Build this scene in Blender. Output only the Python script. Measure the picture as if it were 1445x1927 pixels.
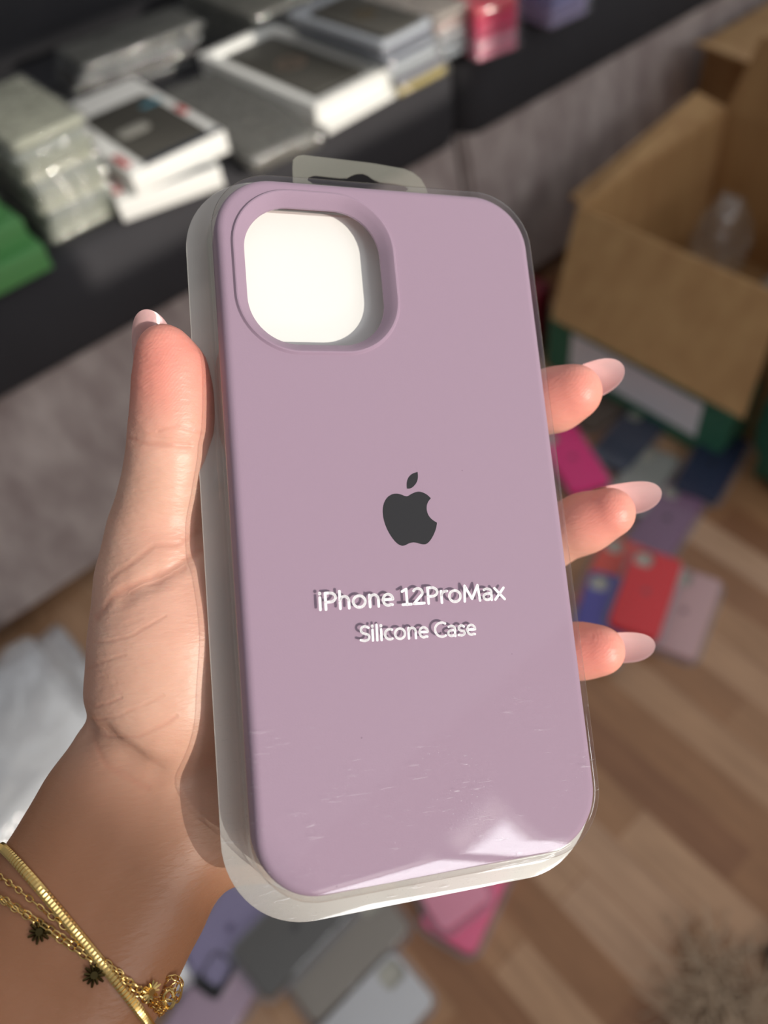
import bpy, bmesh, math, random
import numpy as np
from mathutils import Vector, Matrix, noise

random.seed(7)
scene = bpy.context.scene
for o in list(bpy.data.objects):
    bpy.data.objects.remove(o)
COL = scene.collection

# ------------------------------------------------------------------ camera
FPX = 1500.0
CX, CY = 722.5, 963.5
CAMH = 1.12
# rows: world x, y, z axes in camera coordinates (x right, y down, z forward)
RW = np.array([[0.75070913, -0.56426299, 0.34357397],
               [-0.65076352, -0.5420609, 0.53167361],
               [-0.11376572, -0.62271764, -0.77413184]])
CAM = np.array([0.0, 0.0, CAMH])
cd = bpy.data.cameras.new('camera')
cam = bpy.data.objects.new('camera', cd)
COL.objects.link(cam)
m = Matrix.Identity(4)
for i in range(3):
    m[i][0] = RW[i][0]
    m[i][1] = -RW[i][1]
    m[i][2] = -RW[i][2]
    m[i][3] = CAM[i]
cam.matrix_world = m
cd.sensor_fit = 'VERTICAL'
cd.sensor_height = 24.0
cd.sensor_width = 18.0
cd.lens = FPX / 1927.0 * 24.0
cd.clip_start = 0.02
cd.clip_end = 30
cd.dof.use_dof = True
cd.dof.focus_distance = 0.186
cd.dof.aperture_fstop = cd.lens / 3.7
scene.camera = cam

# ------------------------------------------------------------------ light
scene.view_settings.view_transform = 'Standard'
scene.view_settings.look = 'None'
scene.view_settings.exposure = 0.0
scene.view_settings.gamma = 1.0
scene.view_settings.use_curve_mapping = False
try:
    scene.cycles.transparent_max_bounces = 32
    scene.cycles.max_bounces = 10
except Exception:
    pass
w = bpy.data.worlds.new('room_light')
scene.world = w
w.use_nodes = True
nt_ = w.node_tree
bg = nt_.nodes['Background']
tcw = nt_.nodes.new('ShaderNodeTexCoord')
spw = nt_.nodes.new('ShaderNodeSeparateXYZ')
nt_.links.new(tcw.outputs['Generated'], spw.inputs[0])
mrw = nt_.nodes.new('ShaderNodeMapRange')
mrw.inputs[1].default_value = -0.6; mrw.inputs[2].default_value = 0.8
mrw.inputs[3].default_value = 0.18; mrw.inputs[4].default_value = 0.70
nt_.links.new(spw.outputs['X'], mrw.inputs[0])
nt_.links.new(mrw.outputs[0], bg.inputs[1])
bg.inputs[0].default_value = (0.96, 0.97, 1.0, 1)


def cam_dir(v):
    v = RW @ np.array(v, float)
    return Vector(v / np.linalg.norm(v))


# windows in the unseen wall behind the camera, piers set to shade the wrist: (x0, x1, z0, z1)
WINS = [(-0.22, 0.30, 1.72, 2.27), (0.373, 0.585, 1.55, 2.27), (0.812, 1.60, 1.48, 1.80)]  # last opening sized to let sun reach the sofa stacks
BAG_SUN_GAP = (-0.12, 0.46, 0.84, 1.07)          # added unseen opening that lets sun brighten the clear bags
WY = -2.2
WRAD = 11.0
for x0, x1, z0, z1 in WINS + [BAG_SUN_GAP]:
    wl = bpy.data.lights.new('window_daylight', 'AREA')  # one area lamp per opening, the added low one included
    wl.shape = 'RECTANGLE'
    wl.size = x1 - x0
    wl.size_y = z1 - z0
    wl.energy = WRAD * math.pi * (x1 - x0) * (z1 - z0)
    wl.color = (0.97, 0.985, 1.0)
    wo = bpy.data.objects.new('window_daylight', wl)
    COL.objects.link(wo)
    wo.location = ((x0 + x1) / 2, WY - 0.14, (z0 + z1) / 2)
    wo.rotation_euler = (math.radians(90), 0, 0)
sl = bpy.data.lights.new('sun', 'SUN')
sl.energy = 3.1
sl.angle = math.radians(0.6)
sl.color = (1.0, 0.93, 0.82)
so = bpy.data.objects.new('sun', sl)
COL.objects.link(so)
SDIR = cam_dir((0.70, 0.24, -0.67))
so.rotation_euler = SDIR.to_track_quat('Z', 'Y').to_euler()


# ------------------------------------------------------------------ helpers
def atz(px, py, z):
    d = RW @ np.array([(px - CX) / FPX, (py - CY) / FPX, 1.0])
    t = (z - CAMH) / d[2]
    return Vector(CAM + t * d)


def aty(px, py, y):
    d = RW @ np.array([(px - CX) / FPX, (py - CY) / FPX, 1.0])
    return Vector(CAM + y / d[1] * d)


def lin(r, g, b):
    def f(c):
        c /= 255.0
        return c / 12.92 if c <= 0.04045 else ((c + 0.055) / 1.055) ** 2.4
    return (f(r), f(g), f(b), 1.0)


def tag(o, label=None, cat=None, group=None, kind=None):
    if label: o['label'] = label
    if cat: o['category'] = cat
    if group: o['group'] = group
    if kind: o['kind'] = kind
    return o


def empty(name, loc=(0, 0, 0), rz=0.0):
    o = bpy.data.objects.new(name, None)
    COL.objects.link(o)
    o.empty_display_size = 0.02
    o.location = loc
    o.rotation_euler = (0, 0, rz)
    return o


def obj(name, bm, mat, parent=None, smooth=30):
    me = bpy.data.meshes.new(name)
    if isinstance(bm, bmesh.types.BMesh):
        bmesh.ops.recalc_face_normals(bm, faces=bm.faces)
        bm.to_mesh(me)
        bm.free()
    else:
        me.from_pydata(bm[0], [], bm[1])
    if smooth:
        for p in me.polygons:
            p.use_smooth = True
        me.set_sharp_from_angle(angle=math.radians(smooth))
    if isinstance(mat, (list, tuple)):
        for mm in mat:
            me.materials.append(mm)
    elif mat:
        me.materials.append(mat)
    o = bpy.data.objects.new(name, me)
    COL.objects.link(o)
    if parent:
        o.parent = parent
    return o


def rrect(wd, ht, r, n=8, cx=0.0, cy=0.0):
    pts = []
    r = max(min(r, wd / 2 - 1e-6, ht / 2 - 1e-6), 1e-5)
    for sx, sy, a0 in ((1, 1, 0), (-1, 1, 90), (-1, -1, 180), (1, -1, 270)):
        ox, oy = cx + sx * (wd / 2 - r), cy + sy * (ht / 2 - r)
        for k in range(n + 1):
            a = math.radians(a0 + 90.0 * k / n)
            pts.append((ox + r * math.cos(a), oy + r * math.sin(a)))
    return pts


def ring(bm, pts, z):
    return [bm.verts.new((p[0], p[1], z)) for p in pts]


def bridge(bm, a, b):
    n = len(a)
    fs = []
    for i in range(n):
        try:
            fs.append(bm.faces.new((a[i], a[(i + 1) % n], b[(i + 1) % n], b[i])))
        except ValueError:
            pass
    return fs


def loft(bm, wd, ht, r, prof, n=8, cx=0, cy=0, cap0=True, cap1=True):
    """prof: list of (offset, z); offset grows the rounded rectangle"""
    rings = []
    for off, z in prof:
        rings.append(ring(bm, rrect(wd + 2 * off, ht + 2 * off, max(r + off, 0.0004), n, cx, cy), z))
    for a, b in zip(rings[:-1], rings[1:]):
        bridge(bm, a, b)
    if cap0: bm.faces.new(rings[0])
    if cap1: bm.faces.new(rings[-1])
    return rings


def slab_bm(wd, ht, th, r=0.004, bev=0.0015, n=5, z0=0.0, cx=0, cy=0):
    bm = bmesh.new()
    bev = min(bev, th * 0.45)
    loft(bm, wd, ht, r, [(-bev, z0), (-bev * .3, z0 + bev * .3), (0, z0 + bev), (0, z0 + th - bev),
                         (-bev * .3, z0 + th - bev * .3), (-bev, z0 + th)], n, cx, cy)
    return bm


def add_box(bm, x0, x1, y0, y1, z0, z1, M=None):
    vs = [bm.verts.new((x, y, z)) for z in (z0, z1) for y in (y0, y1) for x in (x0, x1)]
    for f in ((0, 1, 3, 2), (4, 6, 7, 5), (0, 4, 5, 1), (2, 3, 7, 6), (0, 2, 6, 4), (1, 5, 7, 3)):
        bm.faces.new([vs[i] for i in f])
    if M is not None:
        bmesh.ops.transform(bm, matrix=M, verts=vs)
    return vs


def tube(bm, pts, rad, n=6, closed=False, flat=None):
    pts = [Vector(p) for p in pts]
    N = len(pts)
    rings = []
    prev = None
    for i, p in enumerate(pts):
        if closed:
            t = (pts[(i + 1) % N] - pts[i - 1]).normalized()
        else:
            t = (pts[min(i + 1, N - 1)] - pts[max(i - 1, 0)]).normalized()
        if prev is None:
            u = t.orthogonal().normalized()
        else:
            u = (prev - t * prev.dot(t)).normalized()
        prev = u
        v = t.cross(u)
        rr = rad[i] if isinstance(rad, (list, tuple)) else rad
        rings.append([bm.verts.new(p + (u * math.cos(2 * math.pi * k / n) + v * math.sin(2 * math.pi * k / n)) * rr) for k in range(n)])
    for a, b in zip(rings[:-1], rings[1:]):
        bridge(bm, a, b)
    if closed:
        bridge(bm, rings[-1], rings[0])
    else:
        bm.faces.new(rings[0]); bm.faces.new(rings[-1])


# ------------------------------------------------------------------ materials
def newmat(name):
    mt = bpy.data.materials.new(name)
    mt.use_nodes = True
    nt = mt.node_tree
    return mt, nt, nt.nodes['Principled BSDF']


def plain(name, col, rough=0.6, metal=0.0, spec=0.5, bump=0.0, bscale=400.0, var=0.0, vscale=30.0, coat=0.0, sheen=0.0):
    mt, nt, b = newmat(name)
    b.inputs['Base Color'].default_value = col
    b.inputs['Roughness'].default_value = rough
    b.inputs['Metallic'].default_value = metal
    b.inputs['Specular IOR Level'].default_value = spec
    b.inputs['Coat Weight'].default_value = coat
    b.inputs['Sheen Weight'].default_value = sheen
    tc = nt.nodes.new('ShaderNodeTexCoord')
    if var > 0:
        nz = nt.nodes.new('ShaderNodeTexNoise'); nz.inputs['Scale'].default_value = vscale
        nz.inputs['Detail'].default_value = 4
        nt.links.new(tc.outputs['Object'], nz.inputs['Vector'])
        mx = nt.nodes.new('ShaderNodeMix'); mx.data_type = 'RGBA'
        mx.inputs[6].default_value = tuple(c * (1 - var) for c in col[:3]) + (1,)
        mx.inputs[7].default_value = tuple(min(1, c * (1 + var)) for c in col[:3]) + (1,)
        nt.links.new(nz.outputs['Fac'], mx.inputs[0])
        nt.links.new(mx.outputs[2], b.inputs['Base Color'])
    if bump > 0:
        nz = nt.nodes.new('ShaderNodeTexNoise'); nz.inputs['Scale'].default_value = bscale
        nz.inputs['Detail'].default_value = 3
        nt.links.new(tc.outputs['Object'], nz.inputs['Vector'])
        bp = nt.nodes.new('ShaderNodeBump'); bp.inputs['Strength'].default_value = bump
        bp.inputs['Distance'].default_value = 0.001
        nt.links.new(nz.outputs['Fac'], bp.inputs['Height'])
        nt.links.new(bp.outputs['Normal'], b.inputs['Normal'])
    return mt


def film(name, tint=(1, 1, 1, 1), rough=0.04, milk=0.0, milkcol=(0.9, 0.9, 0.88, 1), ior=1.45, bump=0.0, bscale=60.0, fmin=0.0, bdist=0.002):
    """clear plastic sheet: see-through, glossy by Fresnel, optionally milky"""
    mt = bpy.data.materials.new(name)
    mt.use_nodes = True
    nt = mt.node_tree
    nt.nodes.clear()
    out = nt.nodes.new('ShaderNodeOutputMaterial')
    tr = nt.nodes.new('ShaderNodeBsdfTransparent'); tr.inputs[0].default_value = tint
    gl = nt.nodes.new('ShaderNodeBsdfGlossy'); gl.inputs['Roughness'].default_value = rough
    geo = nt.nodes.new('ShaderNodeNewGeometry')
    dp = nt.nodes.new('ShaderNodeVectorMath'); dp.operation = 'DOT_PRODUCT'
    nt.links.new(geo.outputs['Incoming'], dp.inputs[0]); nt.links.new(geo.outputs['Normal'], dp.inputs[1])
    ab_ = nt.nodes.new('ShaderNodeMath'); ab_.operation = 'ABSOLUTE'; nt.links.new(dp.outputs['Value'], ab_.inputs[0])
    om = nt.nodes.new('ShaderNodeMath'); om.operation = 'SUBTRACT'; om.inputs[0].default_value = 1.0; nt.links.new(ab_.outputs[0], om.inputs[1])
    pw = nt.nodes.new('ShaderNodeMath'); pw.operation = 'POWER'; pw.inputs[1].default_value = 5.0; nt.links.new(om.outputs[0], pw.inputs[0])
    f0 = ((ior - 1) / (ior + 1)) ** 2
    fr = nt.nodes.new('ShaderNodeMath'); fr.operation = 'MULTIPLY_ADD'; fr.inputs[1].default_value = 1 - f0; fr.inputs[2].default_value = f0
    nt.links.new(pw.outputs[0], fr.inputs[0])
    last = tr.outputs[0]
    if milk > 0:
        df = nt.nodes.new('ShaderNodeBsdfDiffuse'); df.inputs[0].default_value = milkcol
        tl = nt.nodes.new('ShaderNodeBsdfTranslucent'); tl.inputs[0].default_value = milkcol
        m1 = nt.nodes.new('ShaderNodeMixShader'); m1.inputs[0].default_value = 0.45
        nt.links.new(df.outputs[0], m1.inputs[1]); nt.links.new(tl.outputs[0], m1.inputs[2])
        m2 = nt.nodes.new('ShaderNodeMixShader'); m2.inputs[0].default_value = milk
        nt.links.new(last, m2.inputs[1]); nt.links.new(m1.outputs[0], m2.inputs[2])
        last = m2.outputs[0]
    mx = nt.nodes.new('ShaderNodeMixShader')
    if fmin > 0:
        ad = nt.nodes.new('ShaderNodeMath'); ad.operation = 'ADD'; ad.inputs[1].default_value = fmin
        nt.links.new(fr.outputs[0], ad.inputs[0]); nt.links.new(ad.outputs[0], mx.inputs[0])
    else:
        nt.links.new(fr.outputs[0], mx.inputs[0])
    nt.links.new(last, mx.inputs[1]); nt.links.new(gl.outputs[0], mx.inputs[2])
    nt.links.new(mx.outputs[0], out.inputs[0])
    if bump > 0:
        tc = nt.nodes.new('ShaderNodeTexCoord')
        nz = nt.nodes.new('ShaderNodeTexNoise'); nz.inputs['Scale'].default_value = bscale
        nz.inputs['Detail'].default_value = 4
        nz.inputs['Distortion'].default_value = 0.6
        nt.links.new(tc.outputs['Object'], nz.inputs['Vector'])
        bp = nt.nodes.new('ShaderNodeBump'); bp.inputs['Strength'].default_value = bump
        bp.inputs['Distance'].default_value = bdist
        nt.links.new(nz.outputs['Fac'], bp.inputs['Height'])
        nt.links.new(bp.outputs['Normal'], gl.inputs['Normal'])
        nt.links.new(bp.outputs['Normal'], dp.inputs[1])
    return mt


M = {}
M['clear'] = film('clear_plastic', (0.97, 0.97, 0.97, 1), 0.05, 0.0, bump=0.15, bscale=40)
M['haze'] = film('cloudy_clear_plastic', (0.96, 0.96, 0.96, 1), 0.12, 0.10, (0.85, 0.87, 0.9, 1), bump=0.5, bscale=30)
M['bag'] = film('crinkled_clear_bag', (0.97, 0.97, 0.96, 1), 0.10, 0.13, (0.8, 0.82, 0.8, 1), bump=1.0, bscale=28, fmin=0.05, bdist=0.012)
M['charcoal'] = plain('charcoal_upholstery', lin(60, 59, 62), 0.95, bump=0.5, bscale=700, var=0.12, vscale=12, spec=0.2)
M['white'] = plain('white_card', lin(238, 238, 234), 0.5)
M['black'] = plain('black_plastic', lin(38, 37, 38), 0.45)
M['dark'] = plain('dark_grey_card', lin(74, 72, 66), 0.4)
M['gold'] = plain('gold_metal', (0.83, 0.58, 0.22, 1), 0.22, metal=1.0)
M['darkgold'] = plain('blackened_gold_metal', (0.10, 0.075, 0.03, 1), 0.3, metal=1.0)
M['rose'] = plain('rose_gold_foil', (0.72, 0.5, 0.38, 1), 0.3, metal=0.8)


# ------------------------------------------------------------------ setting: floor
def floor_material():
    mt, nt, b = newmat('laminate_floor')
    N, Lk = nt.nodes, nt.links
    tc = N.new('ShaderNodeTexCoord')
    mp = N.new('ShaderNodeMapping')
    mp.inputs['Rotation'].default_value = (0, 0, math.radians(90))
    Lk.new(tc.outputs['Object'], mp.inputs[0])
    br = N.new('ShaderNodeTexBrick')
    br.inputs['Scale'].default_value = 1.0
    br.inputs['Brick Width'].default_value = 0.34
    br.inputs['Row Height'].default_value = 0.058
    br.inputs['Mortar Size'].default_value = 0.0009
    br.inputs['Mortar Smooth'].default_value = 0.2
    br.inputs['Bias'].default_value = 0.0
    br.offset = 0.37
    br.inputs['Color1'].default_value = (0, 0, 0, 1)
    br.inputs['Color2'].default_value = (1, 1, 1, 1)
    br.inputs['Mortar'].default_value = (0.2, 0.2, 0.2, 1)
    Lk.new(mp.outputs[0], br.inputs['Vector'])
    cr = N.new('ShaderNodeValToRGB')
    e = cr.color_ramp.elements
    e[0].position = 0.0; e[0].color = lin(148, 103, 72)
    e[1].position = 1.0; e[1].color = lin(204, 166, 136)
    for p_, c_ in ((0.3, lin(166, 121, 85)), (0.55, lin(184, 142, 106)), (0.8, lin(198, 158, 124))):
        q = e.new(p_); q.color = c_
    Lk.new(br.outputs['Color'], cr.inputs[0])
    nz = N.new('ShaderNodeTexNoise'); nz.inputs['Scale'].default_value = 9
    nz.inputs['Detail'].default_value = 6
    m2 = N.new('ShaderNodeMapping'); m2.inputs['Scale'].default_value = (9, 1, 1)
    Lk.new(tc.outputs['Object'], m2.inputs[0]); Lk.new(m2.outputs[0], nz.inputs['Vector'])
    mx = N.new('ShaderNodeMix'); mx.data_type = 'RGBA'; mx.blend_type = 'MULTIPLY'
    mx.inputs[0].default_value = 0.6
    g = N.new('ShaderNodeValToRGB')
    g.color_ramp.elements[0].position = 0.3; g.color_ramp.elements[0].color = (0.6, 0.55, 0.5, 1)
    g.color_ramp.elements[1].position = 0.7; g.color_ramp.elements[1].color = (1.05, 1.03, 1, 1)
    Lk.new(nz.outputs['Fac'], g.inputs[0])
    Lk.new(cr.outputs[0], mx.inputs[6]); Lk.new(g.outputs[0], mx.inputs[7])
    Lk.new(mx.outputs[2], b.inputs['Base Color'])
    b.inputs['Roughness'].default_value = 0.38
    return mt


bm = bmesh.new()
add_box(bm, -1.8, 3.2, -2.2, 2.6, -0.03, 0)
fl = obj('floor', bm, floor_material(), smooth=0)
tag(fl, kind='structure')
bm = bmesh.new()
add_box(bm, -1.8, 3.2, 2.15, 2.25, 0, 2.4)
wb = obj('wall_back', bm, plain('painted_wall', lin(150, 146, 142), 0.9), smooth=0)
tag(wb, kind='structure')

bm = bmesh.new()
openings = WINS + [BAG_SUN_GAP]
xs_ = sorted({-1.8, 3.2} | {v for o_ in openings for v in o_[:2]})
for xa, xb in zip(xs_[:-1], xs_[1:]):
    mid = (xa + xb) / 2
    zc_ = 0.0
    for o_ in sorted([o_ for o_ in openings if o_[0] <= mid <= o_[1]], key=lambda q: q[2]):
        add_box(bm, xa, xb, WY - 0.1, WY, zc_, o_[2])
        zc_ = o_[3]
    add_box(bm, xa, xb, WY - 0.1, WY, zc_, 2.6)
tag(obj('wall_front', bm, plain('plastered_wall', lin(205, 200, 192), 0.9), smooth=0), kind='structure')  # unseen wall added to block the sun; its gap edges shade the wrist
for wi, (x0, x1, z0, z1) in enumerate(openings):  # frames round all openings; the last surrounds the added low one
    bm = bmesh.new()
    for a in ((x0 - .03, x1 + .03, z0 - .03, z0), (x0 - .03, x1 + .03, z1, z1 + .03), (x0 - .03, x0, z0, z1), (x1, x1 + .03, z0, z1)):
        add_box(bm, a[0], a[1], WY, WY + 0.015, a[2], a[3])
    tag(obj('window_%d' % (wi + 1), bm, plain('white_frame_paint', lin(235, 235, 235), 0.4), smooth=0), kind='structure')

# ------------------------------------------------------------------ sofa
ZS = 0.54


def velvet_mat():
    mt, nt, b = newmat('taupe_velvet')
    N, Lk = nt.nodes, nt.links
    tc = N.new('ShaderNodeTexCoord')
    mp = N.new('ShaderNodeMapping'); mp.inputs['Scale'].default_value = (3.0, 1, 1.4)
    mp.inputs['Rotation'].default_value = (0, 0.45, 0)
    nz = N.new('ShaderNodeTexNoise'); nz.inputs['Scale'].default_value = 6; nz.inputs['Detail'].default_value = 5
    nz.inputs['Roughness'].default_value = 0.6
    Lk.new(tc.outputs['Object'], mp.inputs[0]); Lk.new(mp.outputs[0], nz.inputs['Vector'])
    cr = N.new('ShaderNodeValToRGB')
    cr.color_ramp.elements[0].position = 0.32; cr.color_ramp.elements[0].color = lin(146, 131, 128)
    cr.color_ramp.elements[1].position = 0.7; cr.color_ramp.elements[1].color = lin(194, 182, 177)
    Lk.new(nz.outputs['Fac'], cr.inputs[0]); Lk.new(cr.outputs[0], b.inputs['Base Color'])
    b.inputs['Roughness'].default_value = 0.9
    b.inputs['Sheen Weight'].default_value = 0.15
    b.inputs['Specular IOR Level'].default_value = 0.2
    return mt


M['velvet'] = velvet_mat()
sofa = empty('sofa', (0.9, 1.4, 0))
tag(sofa, 'grey sofa with charcoal seat cushions over a taupe velvet front panel', 'sofa')
for x0, x1 in ((-1.2, 1.005), (1.015, 2.9)):
    bm = bmesh.new()
    add_box(bm, x0 - 0.9, x1 - 0.9, 1.078 - 1.4, 1.9 - 1.4, 0.035, 0.345 + 0.05)
    for v in bm.verts:
        if v.co.z < 0.1 and v.co.y < 0: v.co.y -= 0.062
    bmesh.ops.bevel(bm, geom=bm.edges[:], offset=0.012, segments=3, affect='EDGES')
    obj('front_panel', bm, M['velvet'], sofa)


def cushion(x0, x1, y0, y1, z0, z1, rad, name='seat_cushion', mat='charcoal'):
    bm = bmesh.new()
    cx, cy = (x0 + x1) / 2 - 0.9, (y0 + y1) / 2 - 1.4
    th = z1 - z0
    prof = []
    for k in range(9):
        a = math.pi * k / 8 - math.pi / 2
        prof.append((-rad * (1 - math.cos(a)), z0 + th / 2 + (th / 2 - rad) * (1 if a > 0 else -1 if a < 0 else 0) + rad * math.sin(a)))
    loft(bm, x1 - x0, y1 - y0, 0.055, prof, 8, cx, cy)
    return obj(name, bm, M[mat], sofa, smooth=60)


cushion(-1.2, 1.005, 1.052, 1.92, 0.386, ZS, 0.03)
cushion(1.012, 2.9, 1.062, 1.92, 0.372, ZS - 0.012, 0.03)
cushion(-1.2, 1.0, 1.74, 2.12, ZS - 0.02, 0.98, 0.06, 'back_cushion')
cushion(1.0, 2.9, 1.74, 2.12, ZS - 0.02, 0.98, 0.06, 'back_cushion')
for fx in (-1.0, 0.9, 2.6):
    bm = bmesh.new()
    add_box(bm, fx - 0.9 - 0.03, fx - 0.9 + 0.03, -0.25, -0.19, 0, 0.05)
    obj('foot', bm, M['black'], sofa)
    bm = bmesh.new()
    add_box(bm, fx - 0.9 - 0.03, fx - 0.9 + 0.03, 0.40, 0.46, 0, 0.05)
    obj('foot', bm, M['black'], sofa)


# ------------------------------------------------------------------ small packaged things
def hole_loops(bm, z0, z1, cx, cy, wd, ht, r, n=5):
    a = ring(bm, rrect(wd, ht, r, n, cx, cy), z1)
    b = ring(bm, rrect(wd, ht, r, n, cx, cy), z0)
    bridge(bm, a, b)
    return a, b


def case_bm(wd, ht, th, cam_w, cam_h):
    """phone case lying back up: rounded tray with a real camera opening"""
    bm = bmesh.new()
    r = 0.011
    b = 0.002
    n = 6
    base = ring(bm, rrect(wd, ht, r, n), 0)
    s1 = ring(bm, rrect(wd, ht, r, n), th - b)
    s2 = ring(bm, rrect(wd - .3 * 2 * b, ht - .3 * 2 * b, r - .3 * b, n), th - .3 * b)
    s3 = ring(bm, rrect(wd - 2 * b, ht - 2 * b, r - b, n), th)
    bridge(bm, base, s1); bridge(bm, s1, s2); bridge(bm, s2, s3)
    cx, cy = -wd / 2 + cam_w / 2 + 0.005, ht / 2 - cam_h / 2 - 0.005
    h1 = ring(bm, rrect(cam_w, cam_h, 0.008, n, cx, cy), th)
    h0 = ring(bm, rrect(cam_w, cam_h, 0.008, n, cx, cy), th - 0.004)
    bridge(bm, h1, h0)
    edges = []
    for lp in (s3, h1):
        for i in range(len(lp)):
            e = bm.edges.get((lp[i], lp[(i + 1) % len(lp)]))
            if e: edges.append(e)
    bmesh.ops.triangle_fill(bm, edges=edges, use_beauty=True, normal=(0, 0, 1))
    return bm, cx, cy


_cm = {}


def colmat(c, rough=0.55, metal=0.0):
    k = (c, rough, metal)
    if k not in _cm:
        _cm[k] = plain('soft_plastic_%d' % len(_cm), lin(*c), rough, metal=metal)
    return _cm[k]


M['lid'] = film('pack_cover_plastic', (0.98, 0.98, 0.98, 1), 0.08, 0.025, (0.85, 0.87, 0.9, 1), bump=0.4, bscale=20)
M['flange'] = film('pack_flange_plastic', (0.93, 0.93, 0.95, 1), 0.15, 0.30, (0.82, 0.82, 0.88, 1), bump=0.4, bscale=20)
M['lens_insert'] = plain('pale_camera_insert', lin(190, 186, 172), 0.5)


def case_pack(loc, rz, case_col, label, logo=(60, 50, 60), group=None, wd=0.076, ht=0.156, name='phone_case_pack', tilt=(0, 0), insert=True, cam=True, milk=False, cat='packaged phone case'):
    root = empty(name, loc, rz)
    root.rotation_euler = (tilt[0], tilt[1], rz)
    tag(root, label, cat, group)
    # tray with a flange all round
    bm = bmesh.new()
    loft(bm, wd, ht, 0.013, [(0.0075, 0.0), (0.0075, 0.0007), (0.002, 0.0007), (0.0015, 0.0125), (0.0, 0.0135)], 5, cap0=False)
    obj('cover', bm, M['lid'], root)
    bm = bmesh.new()
    loft(bm, wd, ht, 0.013, [(0.0078, 0.0008), (0.0078, 0.0014), (0.0028, 0.0014), (0.0028, 0.0008)], 5, cap0=False, cap1=False)
    obj('flange', bm, M['flange'], root)
    bm, cx, cy = case_bm(wd, ht, 0.0112, 0.028, 0.03)
    bmesh.ops.translate(bm, vec=(0, 0, 0.001), verts=bm.verts)
    cs = obj('phone_case', bm, colmat(case_col), root)
    if insert:
        bm = slab_bm(wd - 0.006, ht - 0.006, 0.006, 0.01, z0=0.0012)
        obj('insert', bm, M['lens_insert'], root)
    if logo:
        obj('logo', logo_bm(0.011, 0.0124), colmat(logo), root)
    return root


LOGO_BODY = [(0, 4.35), (1.0, 4.95), (2.6, 5.45), (3.9, 5.1), (4.9, 4.45), (5.55, 3.7),
             (4.75, 2.9), (4.3, 1.9), (4.25, 0.7), (4.6, -0.4), (5.3, -1.3), (6.45, -2.05),
             (6.1, -3.4), (5.3, -4.9), (4.3, -6.2), (3.3, -6.9), (2.2, -6.85), (1.0, -6.4), (0.1, -6.25),
             (-0.9, -6.45), (-2.0, -6.95), (-2.9, -6.85), (-3.9, -6.1), (-5.0, -4.5), (-5.9, -2.4), (-6.35, -0.3),
             (-6.3, 1.8), (-5.6, 3.6), (-4.5, 4.7), (-3.0, 5.2), (-1.6, 4.9), (-0.6, 4.4)]
LOGO_LEAF = [(0.0, 6.15), (0.0, 7.4), (0.5, 8.7), (1.5, 9.6), (2.95, 10.0), (2.95, 8.7), (2.5, 7.5), (1.5, 6.5), (0.7, 6.15)]


def smooth_poly(pts, corners, it=3):
    """Chaikin rounding that keeps the listed corners sharp"""
    P = [(Vector(p), i in corners) for i, p in enumerate(pts)]
    for _ in range(it):
        Q = []
        n = len(P)
        for i in range(n):
            a, ca = P[i]; b, cb = P[(i + 1) % n]
            if ca: Q.append((a, True))
            else: Q.append((a.lerp(b, 0.25), False))
            if not cb: Q.append((a.lerp(b, 0.75), False))
            elif ca: pass
        P = Q
    return [p for p, _ in P]


def logo_bm(size, z):
    bm = bmesh.new()
    s = size / 13.0
    for pts, cor in ((LOGO_BODY, (5, 11)), (LOGO_LEAF, (0, 4))):
        vs = [bm.verts.new((p.x * s, p.y * s, z)) for p in smooth_poly(pts, cor, 2)]
        f = bm.faces.new(vs)
        bmesh.ops.triangulate(bm, faces=[f])
    return bm


def pack_px(bx, by, tx, ty, z, *a, **k):
    """pack whose lower short edge is centred on one picture point and which points to the other"""
    p0 = atz(bx, by, z); p1 = atz(tx, ty, z)
    d = (p1 - p0); d.z = 0; d.normalize()
    ht = k.get('ht', 0.156)
    c = p0 + d * (ht / 2)
    rz = math.atan2(d.y, d.x) - math.pi / 2
    return case_pack((c.x, c.y, z), rz, *a, **k)


# ------------------------------------------------------------------ stacks on the sofa
G_BAG = 'bagged phone cases in the tall stack on the sofa'


def bagged(loc, rz, wd, ht, th, label, group=None, inner=(120, 118, 108), mat='bag', seed=0, name='bagged_phone_case', top=None, cat='packaged phone case'):
    root = empty(name, loc, rz)
    tag(root, label, cat, group)
    obj('box', slab_bm(wd - 0.012, ht - 0.014, th * 0.78, 0.006, z0=th * 0.06), colmat(inner), root)
    bm = bmesh.new()
    loft(bm, wd, ht, 0.008, [(-0.006, 0.0), (-0.001, th * .2), (0.001, th * 0.5), (-0.001, th * .8), (-0.007, th * 0.93), (-0.02, th * 0.97)], 6)
    bmesh.ops.subdivide_edges(bm, edges=bm.edges[:], cuts=2, use_grid_fill=True)
    for v in bm.verts:
        nn = noise.noise_vector((v.co + Vector((seed * 3.1, seed, 0))) * 45)
        v.co += Vector((nn.x, nn.y, nn.z * 0.3)) * 0.0028
        v.co.z = min(max(v.co.z, 0.0), th)
    obj('sleeve', bm, M[mat], root, smooth=180)
    if top:
        top(root, th)
    return root


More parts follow.
